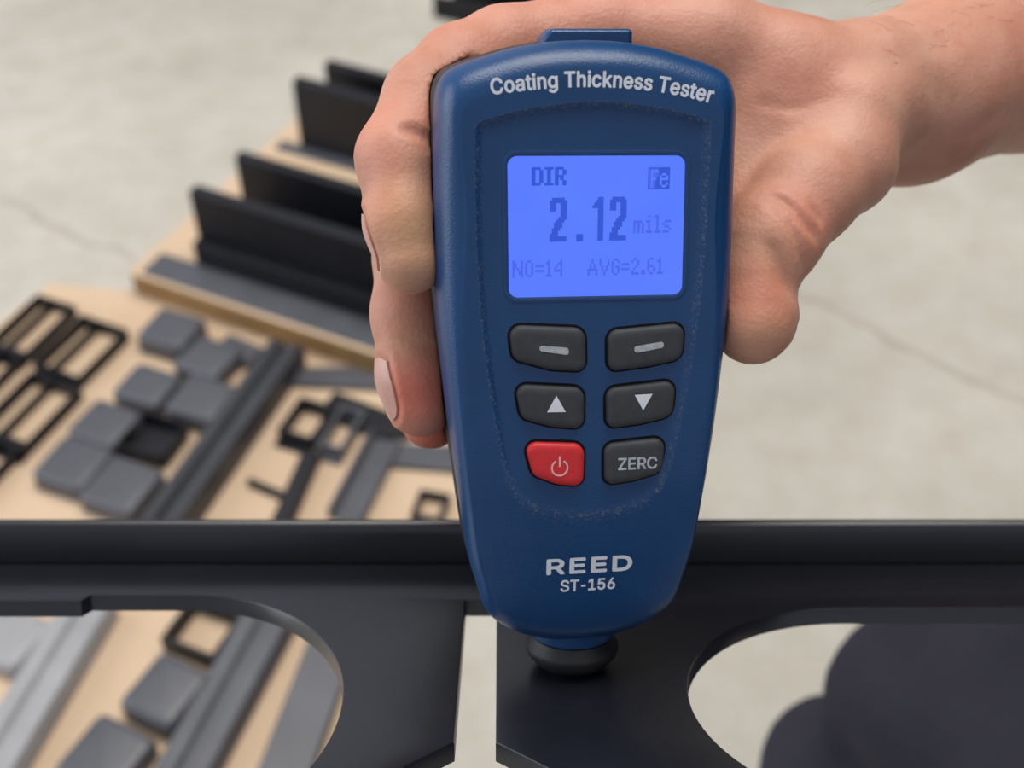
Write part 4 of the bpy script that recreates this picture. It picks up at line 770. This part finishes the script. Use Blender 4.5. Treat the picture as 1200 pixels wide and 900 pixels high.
 '5': (453,[(221,-7),(192,-5),(165,1),(140,11),(118,25),(99,41),(83,60),(71,82),(63,105),(60,130),(122,130),(125,115),(130,102),(138,89),(148,78),(160,68),(173,60),(188,54),(204,51),(221,50),(241,51),(259,56),(276,64),(291,75),(304,89),(314,104),(322,122),(326,141),(328,162),(326,183),(321,203),(314,221),(303,237),(290,251),(275,262),(257,270),(238,275),(218,277),(201,276),(184,273),(167,268),(152,262),(139,255),(128,246),(67,253),(96,509),(366,509),(366,452),(151,452),(134,301),(136,301),(148,311),(162,318),(178,325),(194,330),(212,333),(229,334),(252,332),(274,328),(294,321),(313,311),(330,299),(345,285),(358,269),(370,251),(379,231),(386,210),(390,187),(391,163),(388,132),(381,102),(369,76),(352,52),(332,32),(309,15),(282,3),(253,-4)],[[9,8,10],[49,43,42],[50,49,42],[5,4,14],[14,13,5],[6,5,13],[13,12,6],[7,6,12],[12,11,7],[8,7,11],[10,8,11],[43,49,44],[45,44,49],[40,39,52],[39,53,52],[17,1,18],[55,37,56],[18,1,0],[0,19,18],[37,55,38],[54,38,55],[1,17,2],[16,2,17],[53,39,38],[38,54,53],[2,16,3],[16,15,3],[4,3,15],[14,4,15],[50,42,41],[41,40,50],[51,50,40],[40,52,51],[45,49,48],[20,76,21],[57,36,35],[35,58,57],[21,76,75],[22,21,75],[75,74,22],[74,23,22],[33,60,34],[60,59,34],[35,34,59],[58,35,59],[71,70,26],[70,69,26],[27,26,69],[28,27,69],[69,68,28],[68,67,28],[29,28,67],[67,66,29],[30,29,66],[66,65,30],[23,74,73],[24,23,73],[73,72,24],[25,24,72],[72,71,25],[71,26,25],[30,65,31],[65,64,31],[64,63,31],[32,31,63],[63,62,32],[33,32,62],[62,61,33],[60,33,61],[76,20,0],[19,0,20],[56,37,36],[36,57,56],[47,46,48],[45,48,46]]),
 '6': (453,[(226,-7),(196,-4),(168,3),(142,15),(119,31),(100,51),(84,74),(73,101),(66,130),(64,162),(65,187),(71,212),(80,239),(93,268),(112,302),(137,340),(252,509),(322,509),(151,261),(145,261),(151,270),(157,279),(165,288),(174,295),(184,302),(196,307),(208,311),(221,313),(235,314),(265,312),(291,305),(316,295),(337,280),(355,262),(370,240),(380,215),(387,187),(389,157),(387,127),(379,98),(368,73),(352,50),(333,30),(310,14),(284,3),(257,-4),(226,48),(245,50),(263,55),(279,63),(293,73),(304,86),(314,101),(322,119),(326,137),(327,157),(326,178),(322,196),(314,213),(304,228),(293,241),(279,251),(263,259),(245,264),(226,265),(207,264),(190,259),(174,252),(160,241),(148,229),(138,214),(131,197),(126,179),(125,158),(126,138),(131,119),(138,102),(148,86),(160,73),(174,63),(190,55),(207,50),(175,296)],[[6,5,76],[7,6,76],[76,75,7],[75,74,7],[8,7,74],[74,73,8],[9,8,73],[73,72,9],[10,9,72],[11,10,72],[72,71,11],[12,11,71],[71,70,12],[18,20,19],[19,69,68],[18,19,68],[65,26,25],[1,81,80],[66,65,24],[65,25,24],[1,80,2],[80,79,2],[18,68,67],[2,79,3],[79,78,3],[4,3,78],[78,77,4],[5,4,77],[76,5,77],[12,70,69],[13,12,69],[69,19,13],[14,13,19],[19,20,14],[20,21,14],[21,22,14],[15,14,22],[22,23,15],[64,28,27],[45,48,47],[45,47,0],[46,0,47],[28,64,63],[62,61,30],[29,62,30],[48,45,44],[44,49,48],[62,29,63],[28,63,29],[41,40,52],[53,52,40],[40,39,53],[39,38,53],[54,53,38],[38,37,54],[55,54,37],[56,55,37],[37,36,56],[36,35,56],[57,56,35],[35,34,57],[58,57,34],[34,33,58],[49,44,43],[50,49,43],[43,42,50],[42,41,50],[51,50,41],[41,52,51],[58,33,59],[33,32,59],[60,59,32],[32,31,60],[61,60,31],[30,61,31],[15,23,16],[0,46,1],[81,1,46],[26,65,64],[64,27,26],[67,66,24],[82,18,24],[18,67,24],[20,18,21],[18,82,23],[17,16,23],[23,22,18],[22,21,18],[17,23,82]]),
 'Z': (438,[(42,0),(42,46),(273,385),(284,400),(295,415),(306,431),(318,446),(329,461),(341,476),(348,454),(327,453),(306,453),(285,452),(265,452),(244,452),(223,452),(40,452),(40,509),(397,509),(397,462),(169,129),(157,113),(146,97),(134,81),(122,65),(110,49),(97,33),(90,54),(111,55),(131,56),(152,57),(173,57),(193,57),(214,57),(399,57),(399,0),(323,453),(115,55)],[[27,26,25],[25,28,27],[28,24,27],[1,0,26],[26,27,1],[26,0,33],[33,32,26],[32,31,26],[31,30,26],[30,29,26],[25,26,29],[28,25,37],[27,24,23],[23,22,27],[1,27,22],[22,21,1],[21,20,1],[1,20,2],[10,6,9],[7,10,9],[8,7,9],[9,19,8],[19,18,8],[19,2,20],[3,2,19],[4,3,19],[19,9,4],[5,4,9],[9,6,5],[10,7,36],[7,8,11],[12,11,8],[13,12,8],[14,13,8],[15,14,8],[8,18,15],[33,0,35],[35,34,33],[17,16,15],[15,18,17],[7,11,36],[6,10,36],[25,29,37],[24,28,37]]),
 ' ': (188,[],[]),
}
def text_mesh(txt, spacing=1.0):
    V_, F_ = [], []; x = 0
    for ch in txt:
        adv, gv, gf = GLYPHS[ch]
        if ch == '-': gv = [(p[0] * .8, p[1]) for p in gv]; adv = 340
        n = len(V_)
        V_ += [(x + p[0], p[1]) for p in gv]; F_ += [tuple(i + n for i in q) for q in gf]
        x += adv * spacing
    v = np.array(V_, float) / 1000; v[:, 0] -= v[:, 0].min()
    return v, F_
def print_text(name, txt, x0, x1, z0, h, mat, parent, spacing=1.0, warp=None, height=.05, inside=False, emb=.10):
    """h is the capital height"""
    v, f = text_mesh(txt, spacing)
    w = v[:, 0].max(); hh = 0.53
    v = v * np.array([(x1 - x0) / w, h / hh])
    x = x0 + v[:, 0]; z = z0 + v[:, 1]
    if warp is not None: x, z = warp(x, z)
    y = fy(x, z, inside) - height
    n = len(x)
    # thin solid print: front faces plus the same a hair lower
    b = MB()
    for i, (dx, dz) in enumerate(((0, 0), (1, 0), (-1, 0), (0, 1), (0, -1), (.7, .7), (-.7, .7), (.7, -.7), (-.7, -.7))):
        b.add(np.stack([x + dx * emb, y + i * .0015, z + dz * emb], 1), f)
    return b.obj(name, mat, parent, smooth=False)
def arcw(x, z):
    bx = [-19.2, -14.0, -6.3, 0.5, 4.6, 10.8, 17.7, 23.0]; bz = [131.3, 131.95, 132.45, 132.55, 132.4, 131.8, 130.7, 129.4]
    c = np.polyfit(bx, bz, 3)
    base = np.polyval(c, x); sl = np.polyval(np.polyder(c), x)
    return x - (z - 100.) * sl, base + (z - 100.) - .15
print_text('title_lettering', 'Coating Thickness Tester', -20.3, 23.5, 100.0, 3.0, M['white'], dev, 1.04, arcw, emb=.13)
print_text('brand_lettering', 'REED', -8.5, 10.1, 29.4, 3.6, M['white'], dev, 1.12, emb=.20)
print_text('model_lettering', 'ST-156', -5.4, 6.6, 25.0, 2.75, M['white'], dev, 1.0)
print_text('key_lettering', 'ZERC', 6.2, 14.5, 53.4, 2.6, M['greyprint'], keys[5], 1.0, None, 1.62, True)

# ------------------------------------------------------------------ person: hand, forearm, clothes
def smin(a, b, k):
    h = np.clip(k - np.abs(a - b), 0, None) / k
    return np.minimum(a, b) - h * h * k * 0.25
class Field:
    def __init__(self, xs, ys, zs):
        self.xs, self.ys, self.zs = xs, ys, zs
        self.shape = (len(xs), len(ys), len(zs))
    def blank(self): return np.full(self.shape, 40.0, np.float32)
    def win(self, lo, hi):
        def r(a, l, h): return slice(max(0, np.searchsorted(a, l) - 1), min(len(a), np.searchsorted(a, h) + 1))
        return r(self.xs, lo[0], hi[0]), r(self.ys, lo[1], hi[1]), r(self.zs, lo[2], hi[2])
    def grid(self, w):
        return (self.xs[w[0]][:, None, None].astype(np.float32), self.ys[w[1]][None, :, None].astype(np.float32), self.zs[w[2]][None, None, :].astype(np.float32))
    def capsule(self, F, a, b, ra, rb, k, pad=14):
        a = np.array(a, np.float32); b = np.array(b, np.float32); R_ = max(ra, rb) + pad
        w = self.win(np.minimum(a, b) - R_, np.maximum(a, b) + R_)
        X, Y, Z = self.grid(w)
        d = b - a; L2 = float(d @ d) + 1e-9
        t = np.clip(((X - a[0]) * d[0] + (Y - a[1]) * d[1] + (Z - a[2]) * d[2]) / L2, 0, 1)
        dist = np.sqrt((X - a[0] - t * d[0]) ** 2 + (Y - a[1] - t * d[1]) ** 2 + (Z - a[2] - t * d[2]) ** 2) - (ra + (rb - ra) * t)
        F[w] = smin(F[w], dist, k)
    def chain(self, F, pts, k=2.5, pad=14):
        for p, q in zip(pts[:-1], pts[1:]):
            self.capsule(F, p[0], q[0], p[1], q[1], k, pad)
    def dent(self, F, line, width, depth):
        """crease along a polyline (D mm)"""
        for a, b in zip(line[:-1], line[1:]):
            a = np.array(a, np.float32); b = np.array(b, np.float32); R_ = width * 3
            w = self.win(np.minimum(a, b) - R_, np.maximum(a, b) + R_)
            X, Y, Z = self.grid(w)
            d = b - a; L2 = float(d @ d) + 1e-9
            t = np.clip(((X - a[0]) * d[0] + (Y - a[1]) * d[1] + (Z - a[2]) * d[2]) / L2, 0, 1)
            d2 = (X - a[0] - t * d[0]) ** 2 + (Y - a[1] - t * d[1]) ** 2 + (Z - a[2] - t * d[2]) ** 2
            F[w] = F[w] + depth * np.exp(-d2 / width ** 2)
    def surface(self, F):
        """surface nets on the rectilinear grid"""
        s = F < 0
        nx, ny, nz = self.shape
        c = np.zeros((nx - 1, ny - 1, nz - 1), np.int8)
        for i in (0, 1):
            for j in (0, 1):
                for k in (0, 1):
                    c += s[i:nx - 1 + i, j:ny - 1 + j, k:nz - 1 + k]
        act = (c > 0) & (c < 8)
        idx = np.argwhere(act)
        vid = np.full(act.shape, -1, np.int32); vid[act] = np.arange(len(idx))
        acc = np.zeros((len(idx), 3)); cnt = np.zeros(len(idx))
        corners = [(i, j, k) for i in (0, 1) for j in (0, 1) for k in (0, 1)]
        ax = (self.xs, self.ys, self.zs)
        def pos(ix): return np.stack([ax[d][ix[:, d]] for d in range(3)], 1)
        for p in corners:
            for d in range(3):
                if p[d]: continue
                q = list(p); q[d] = 1
                i0 = idx + p; i1 = idx + q
                v0 = F[tuple(i0.T)]; v1 = F[tuple(i1.T)]
                m = (v0 < 0) != (v1 < 0)
                t = (v0 / np.where(v0 == v1, 1, v0 - v1))[:, None]
                acc[m] += (pos(i0) + (pos(i1) - pos(i0)) * t)[m]; cnt[m] += 1
        V = acc / cnt[:, None]
        faces = []
        for d in range(3):
            e = [slice(None)] * 3; e1 = [slice(None)] * 3
            e[d] = slice(0, -1); e1[d] = slice(1, None)
            x = s[tuple(e)] != s[tuple(e1)]
            u, w = (d + 1) % 3, (d + 2) % 3
            ii = np.argwhere(x)
            ok = (ii[:, u] > 0) & (ii[:, w] > 0) & (ii[:, u] < act.shape[u]) & (ii[:, w] < act.shape[w])
            ii = ii[ok]
            st = s[tuple(ii.T)]
            def cell(du, dw):
                q = ii.copy(); q[:, u] -= du; q[:, w] -= dw
                return vid[tuple(q.T)]
            quad = np.stack([cell(1, 1), cell(0, 1), cell(0, 0), cell(1, 0)], 1)
            quad[~st] = quad[~st][:, ::-1]
            faces.append(quad)
        Fc = np.vstack(faces)
        Fc = Fc[(Fc >= 0).all(1)]
        # gentle smoothing
        for it in range(4):
            sm = np.zeros_like(V); n = np.zeros(len(V))
            for k in range(4):
                a, b_ = Fc[:, k], Fc[:, (k + 1) % 4]
                np.add.at(sm, a, V[b_]); np.add.at(n, a, 1)
                np.add.at(sm, b_, V[a]); np.add.at(n, b_, 1)
            V = V + (0.5 if it % 2 == 0 else -0.45) * (sm / n[:, None] - V)
        return V, Fc
def raw_mesh(name, V, Fc, mat):
    me = bpy.data.meshes.new(name)
    me.vertices.add(len(V)); me.vertices.foreach_set('co', (V * .001).astype(np.float32).ravel())
    me.loops.add(len(Fc) * 4); me.loops.foreach_set('vertex_index', Fc.astype(np.int32).ravel())
    me.polygons.add(len(Fc)); me.polygons.foreach_set('loop_start', np.arange(0, len(Fc) * 4, 4, dtype=np.int32))
    me.polygons.foreach_set('use_smooth', np.ones(len(Fc), bool))
    me.materials.append(mat)
    me.update(calc_edges=True); me.validate()
    return me

index = [(P(830, 58, 303), 12.5), (P(700, 42, 299), 10.4), (P(590, 62, 293), 10.2), (P(540, 84, 287), 10.2), (P(503, 116, 281), 9.7), (P(468, 185, 272), 8.9), (P(474, 262, 268), 8.0), (P(482, 304, 267), 7.2)]
middle = [(P(835, 90, 322), 12.5), (P(620, 115, 322), 10.2), (P(512, 205, 309), 9.6), (P(483, 300, 296), 8.6), (P(482, 368, 289), 8.7), (P(488, 440, 286), 8.5), (P(492, 472, 286), 7.6)]
ring_f = [(P(845, 125, 338), 12.0), (P(640, 160, 338), 9.6), (P(535, 250, 324), 9.0), (P(505, 400, 307), 8.2), (P(504, 470, 302), 7.9), (P(505, 490, 301), 7.2)]
pinky = [(P(860, 165, 350), 11.0), (P(700, 210, 350), 8.4), (P(600, 270, 344), 7.8), (P(590, 360, 336), 7.0), (P(592, 400, 333), 6.4)]
thumb = [(P(996, 140, 300), 12.0), (P(985, 188, 297), 12.4), (P(946, 226, 288), 11.2), (P(908, 276, 281), 10.2), (P(894, 296, 280), 9.6), (P(883, 328, 278), 8.0), (P(883, 370, 277), 8.7), (P(882, 382, 276), 8.2)]
xs = np.concatenate([np.arange(-52, 96, .75), np.arange(96, 150, 1.6), np.arange(150, 420, 4.0)])
fld = Field(xs, np.arange(-34, 215, .75) if False else np.concatenate([np.arange(-34, 62, .75), np.arange(62, 250, 2.4)]), np.arange(44, 262, .8))
palm = fld.blank()
for a, c, ra, rb in [
    (P(830, 58, 303), P(915, 92, 306), 12.5, 13.0), (P(915, 92, 306), P(1010, 108, 312), 13.0, 15.5),
    (P(835, 90, 322), P(1030, 122, 326), 12.5, 16.0), (P(845, 125, 338), P(1040, 135, 336), 12, 16), (P(860, 165, 350), P(1030, 138, 344), 11, 13),
    (P(885, 150, 304), P(980, 150, 306), 13, 14), (P(862, 200, 306), P(930, 190, 302), 10, 12), (P(866, 215, 300), P(884, 268, 292), 9, 9),
    (P(1020, 112, 322), P(1075, 110, 334), 17.0, 20.3), (P(1075, 110, 334), P(1200, 45, 370), 20.3, 30.5),
    (P(1200, 45, 370), P(1400, -50, 420), 30.5, 41), (P(1400, -50, 420), P(1540, -115, 455), 41, 46)]:
    fld.capsule(palm, a, c, ra, rb, 8.0, 22)
for a, c, ra, rb in [(P(830, 58, 303), P(835, 90, 322), 11.5, 11.5), (P(835, 90, 322), P(845, 125, 338), 11.5, 11.5), (P(845, 125, 338), P(860, 165, 350), 11, 11)]:
    fld.capsule(palm, a, c, ra, rb, 6)
total = palm.copy()
for ch, kk in ((index, 6), (middle, 6), (ring_f, 6), (pinky, 6), (thumb, 4.5)):
    g = fld.blank(); fld.chain(g, ch, 3.0)
    g = smin(g, palm, kk)
    total = smin(total, g, 0.9)
    del g
# the point of the skin that a photo pixel shows, and its normal
def skin_at(px, py, z0=250., z1=400.):
    n = 400
    t = np.linspace(z0, z1, n); pts = np.array([P(px, py, q) for q in (z0, z1)])
    pts = pts[0] + (pts[1] - pts[0]) * ((t - z0) / (z1 - z0))[:, None]
    ix = [np.clip(np.searchsorted(a_, pts[:, d]), 0, len(a_) - 1) for d, a_ in enumerate((fld.xs, fld.ys, fld.zs))]
    val = total[tuple(ix)]
    k = np.argmax(val < 0) if (val < 0).any() else np.argmin(val)
    i, j, l = (int(np.clip(q[k], 2, m - 3)) for q, m in zip(ix, fld.shape))
    g = np.array([(total[i + 2, j, l] - total[i - 2, j, l]) / (fld.xs[i + 2] - fld.xs[i - 2]), (total[i, j + 2, l] - total[i, j - 2, l]) / (fld.ys[j + 2] - fld.ys[j - 2]), (total[i, j, l + 2] - total[i, j, l - 2]) / (fld.zs[l + 2] - fld.zs[l - 2])])
    return pts[k], g / (np.linalg.norm(g) + 1e-9)
def crease(w, dp, *q):
    line = np.array([skin_at(*a_)[0] for a_ in q])
    s_ = np.r_[0, np.cumsum(np.linalg.norm(np.diff(line, axis=0), axis=1))]
    m = max(6, int(s_[-1] / 1.2))
    u = np.linspace(0, s_[-1], m)
    pts = np.stack([np.interp(u, s_, line[:, d]) for d in range(3)], 1)
    for k in range(2): pts[1:-1] = (pts[:-2] + pts[1:-1] + pts[2:]) / 3
    prof = np.sin(np.pi * (np.arange(m) + .5) / m) ** .7
    R_ = w * 3
    win = fld.win(pts.min(0) - R_, pts.max(0) + R_)
    X, Y, Z = fld.grid(win)
    best = np.zeros(total[win].shape, np.float32)
    for p_, k_ in zip(pts, prof):
        best = np.maximum(best, k_ * np.exp(-((X - p_[0]) ** 2 + (Y - p_[1]) ** 2 + (Z - p_[2]) ** 2) / w ** 2))
    total[win] += dp * best
CR = [
    (1.5, 2.6, (511, 171), (500, 160), (487, 154), (474, 152)),                  # index end joint
    (1.0, 0.5, (511, 182), (495, 172), (478, 170)),
    (1.2, 2.0, (903, 230), (922, 239), (940, 256), (957, 280)), (.9, 1.0, (950, 240), (962, 262)),                  # thumb joint
    (0.9, 1.2, (900, 241), (918, 251), (930, 270), (940, 300), (942, 318)),
    (1.6, 1.6, (928, 346), (916, 322), (908, 300), (898, 285)),
    (1.0, 0.5, (888, 232), (906, 240), (920, 256)),
        (1.3, 0.6, (508, 408), (490, 398), (466, 398)),
    (1.2, 0.5, (846, 30), (852, 60), (860, 90)), (1.2, .5, (862, 30), (868, 60), (872, 92)), (1.2, .4, (878, 50), (884, 80), (884, 110)),
    (1.6, 0.5, (880, 120), (930, 128), (980, 110)), (4.0, .6, (1000, 70), (1050, 66), (1120, 40)), (5.0, 1.0, (1048, 48), (1080, 80), (1112, 118)), (4.0, .7, (1120, 160), (1170, 138), (1210, 130)),
]
for c_ in CR: crease(*c_)
# skin pressed flat where it meets the tester
X, Y, Z = fld.grid((slice(None),) * 3)
_c, _s = math.cos(YAW), math.sin(YAW)
_xd = X * _c + Y * _s; _yd = -X * _s + Y * _c
_hw = np.interp(fld.zs, [9, 12, 24, 46, 65, 104, 130, 134, 138, 141, 142], [-9, 8, 22.9, 26.8, 29.1, 31.2, 30.5, 29.4, 21, 4, -9]).astype(np.float32)[None, None, :]
total = np.maximum(total, np.minimum(_hw + .15 - np.abs(_xd), 16.1 - np.abs(_yd)))
del _xd, _yd
person = empty('person', MD, 'person in dark clothes reaching in from the right, bare hand gripping the tester', 'person')
def field_at(p):
    ix = []
    for d, a_ in enumerate((fld.xs, fld.ys, fld.zs)):
        i = int(np.clip(np.searchsorted(a_, p[d]) - 1, 0, len(a_) - 2)); ix.append((i, float(np.clip((p[d] - a_[i]) / (a_[i + 1] - a_[i]), 0, 1)), a_[i + 1] - a_[i]))
    (i, u, hx), (j, v_, hy), (k, w_, hz) = ix
    c = total[i:i + 2, j:j + 2, k:k + 2].astype(float)
    fx = c[1] - c[0]
    val = ((c[0] * (1 - u) + c[1] * u)[0] * (1 - v_) + (c[0] * (1 - u) + c[1] * u)[1] * v_)
    val = val[0] * (1 - w_) + val[1] * w_
    g = np.array([fx.mean() / hx, (c[:, 1] - c[:, 0]).mean() / hy, (c[:, :, 1] - c[:, :, 0]).mean() / hz])
    return val, g / (np.linalg.norm(g) + 1e-9)
RIMS = []
def nail(base, tip, normal, w, curve_r, name='fingernail'):
    """curved plate: base/tip points on the finger's skin, normal out of the nail"""
    base = np.array(base); tip = np.array(tip); ax = tip - base; L = np.linalg.norm(ax); ax /= L
    nr = np.array(normal, float); nr -= ax * (nr @ ax); nr /= np.linalg.norm(nr)
    sd = np.cross(ax, nr)
    nu, nv = 13, 11
    top = []; bot = []
    for j in range(nv):
        t = j / (nv - 1)
        ww = w * (0.80 + .2 * math.sin(math.pi * min(1, t * 1.15)) ) * (1 if t < .85 else 1 - .25 * ((t - .85) / .15) ** 2)
        for i in range(nu):
            u = (i / (nu - 1) - .5) * 2
            ang = u * ww / curve_r
            lift = .35 * math.sin(math.pi * t)
            edge = (1 - u * u) * (1.0 if t > .5 else -1.0) * (abs(t - .5) * 2) ** 4 * 1.2
            p = base + ax * (t * L + edge) + sd * curve_r * math.sin(ang) + nr * (curve_r * math.cos(ang) - curve_r + lift)
            for _ in range(4):
                dv, gn = field_at(p)
                p = p - gn * (dv - .16)
            top.append(p); bot.append(p - gn * .6)
    v = top + bot; f = []; n = nu * nv
    rim = top
    RIMS.append(np.array(rim))
    for j in range(nv - 1):
        for i in range(nu - 1):
            a = j * nu + i
            f.append((a, a + 1, a + nu + 1, a + nu)); f.append((n + a + nu, n + a + nu + 1, n + a + 1, n + a))
    for j in range(nv - 1):
        a = j * nu; f.append((a, a + nu, n + a + nu, n + a)); a = j * nu + nu - 1; f.append((a + nu, a, n + a, n + a + nu))
    for i in range(nu - 1):
        a = i; f.append((a + 1, a, n + a, n + a + 1)); a = (nv - 1) * nu + i; f.append((a, a + 1, n + a + 1, n + a))
    o = mobj(name, v, f, M['nail'], person, True, 0.001, 50)
    o['label'] = 'pale pink fingernail'
    return o
def view_dir(px, py): 
    d = P(px, py, 300) - P(px, py, 200); return d / np.linalg.norm(d)
Lft = np.array([-1., 0, 0]); Bk = np.array([0, 1., 0])
def nail_axis(b_, t_, rb, rt, out, w, r, lift=.15):
    o_ = np.array(out, float); o_ /= np.linalg.norm(o_)
    return nail(P(*b_) + o_ * (rb + lift), P(*t_) + o_ * (rt + lift), o_, w, r)
nail_axis((473, 258, 268), (481, 312, 267), 7.9, 6.4, (-1, .02, 0), 4.4, 7.8, .95)
nail_axis((486, 420, 286.5), (492, 484, 286), 8.3, 6.9, (-.88, -.47, 0), 4.9, 7.8, 1.0)
nail_axis((887, 355, 277), (884, 402, 276), 8.7, 6.6, (.75, .66, 0), 5.6, 8.6, .8)
for rim in RIMS:          # bed under the nail and the fold of skin around it
    win = fld.win(rim.min(0) - 5, rim.max(0) + 5)
    X, Y, Z = fld.grid(win); d2 = np.full(total[win].shape, 99., np.float32)
    for c_ in rim:
        d2 = np.minimum(d2, (X - c_[0]) ** 2 + (Y - c_[1]) ** 2 + (Z - c_[2]) ** 2)
    d_ = np.sqrt(d2)
    total[win] += .55 * np.exp(-(d_ / 1.0) ** 2) - .38 * np.exp(-((d_ - 2.0) / 0.8) ** 2)
V, Fc = fld.surface(total)
me = raw_mesh('hand_and_forearm', V, Fc, M['skin'])
# flush (red) and sallow (yellow) zones of the skin itself
red = np.zeros(len(V)); yel = np.zeros(len(V))
for p, r, s in [(P(488, 455, 280), 9, .95), (P(505, 495, 296), 10, .9), (P(482, 380, 281), 9, .30), (P(445, 250, 262), 8, .25), (P(430, 160, 268), 12, .28), (P(888, 345, 270), 8, .40), (P(560, 40, 288), 16, .22), (P(700, 20, 290), 22, .25), (P(940, 265, 276), 8, .40), (P(930, 60, 292), 18, .12), (P(1180, 20, 340), 40, .14), (P(500, 150, 270), 8, .3)]:
    red = np.maximum(red, s * np.exp(-np.sum((V - p) ** 2, 1) / r ** 2))
for p, r, s in [(P(490, 270, 260), 12, .62), (P(480, 400, 280), 7, .35), (P(900, 300, 270), 9, .2), (P(890, 400, 268), 8, .35)]:
    yel = np.maximum(yel, s * np.exp(-np.sum((V - p) ** 2, 1) / r ** 2))
ca = me.color_attributes.new('flush', 'FLOAT_COLOR', 'POINT')
ca.data.foreach_set('color', np.stack([red, yel, red * 0, red * 0 + 1], 1).astype(np.float32).ravel())
hand = link(bpy.data.objects.new('body', me), person)
hand['label'] = 'bare right hand and forearm'

# fine dark hair on the forearm
b = MB()
for i in range(150):
    px = random.uniform(1040, 1330); py = random.uniform(-70, 130) - (px - 1040) * .2
    p, n_ = skin_at(px, py, 270, 480)
    if total.size == 0: continue
    d = np.array([-.75 + random.uniform(-.35, .35), random.uniform(-.2, .2), -.55 + random.uniform(-.4, .4)])
    d -= n_ * (d @ n_); d /= np.linalg.norm(d) + 1e-9
    L = random.uniform(3.5, 8); sd = np.cross(d, n_); w_ = .032
    pts = [p - n_ * .2, p + d * L * .5 + n_ * L * .09, p + d * L + n_ * L * .13 + sd * random.uniform(-1.5, 1.5)]
    rings_ = []
    for q, ww in zip(pts, (w_, w_ * .85, w_ * .3)):
        rings_.append([tuple(q + sd * ww), tuple(q + n_ * ww), tuple(q - sd * ww - n_ * ww)])
    b.loft(rings_)
tag(b.obj('arm_hair', M['hair'], person), kind='stuff')
del total, palm

# clothes (world mm)
def wpt(px, py, depth):
    p = MD @ Vector(P(px, py, depth) / 1000.0)
    return np.array(p) * 1000
lf = Field(np.arange(60, 900, 6.), np.arange(120, 900, 6.), np.arange(-10, 900, 6.))
tr = lf.blank()
def leg(pts, k=20):
    lf.chain(tr, pts, k, 60)
leg([(wpt(1080, 812, 640), 44), (wpt(1130, 830, 630), 56), (wpt(1340, 895, 560), 80), (np.array([430, 250, 330.]), 92)], 12)
leg([(wpt(985, 915, 690), 45), (wpt(1120, 950, 690), 56), (wpt(1300, 1010, 690), 60)], 12)
X, Y, Z = lf.grid((slice(None),) * 3)
tr += 3.0 * np.sin(X * .045 + Z * .06) * np.sin(Y * .05 - Z * .03) + 2.0 * np.sin(X * .11 - Y * .07)
tr = np.maximum(tr, 2 - Z + 0 * X + 0 * Y)
V, Fc = lf.surface(tr)
me = raw_mesh('trousers', V, Fc, M['trousers'])
tro = link(bpy.data.objects.new('trousers', me), person)
tro['label'] = 'dark navy trouser leg'
bpy.context.view_layer.update()
tro.matrix_parent_inverse = MD.inverted()

# dark shirt: sleeve and flank, mostly outside the picture
sf = Field(np.arange(200, 760, 8.), np.arange(40, 560, 8.), np.arange(260, 980, 8.))
sh = sf.blank()
sf.chain(sh, [(wpt(1440, -68, 430), 50), (wpt(1545, -116, 456), 58), (np.array([500, 300, 840.]), 68)], 14, 40)
sf.chain(sh, [(np.array([520, 270, 830.]), 110), (np.array([520, 250, 600.]), 120), (np.array([480, 245, 380.]), 112)], 30, 60)
X, Y, Z = sf.grid((slice(None),) * 3)
sh += 3.0 * np.sin(X * .05 + Z * .07) * np.sin(Y * .06 - Z * .04)
V, Fc = sf.surface(sh)
shirt = link(bpy.data.objects.new('shirt', raw_mesh('shirt', V, Fc, M['shirt'])), person)
shirt['label'] = 'dark shirt sleeve'
shirt.matrix_parent_inverse = MD.inverted()
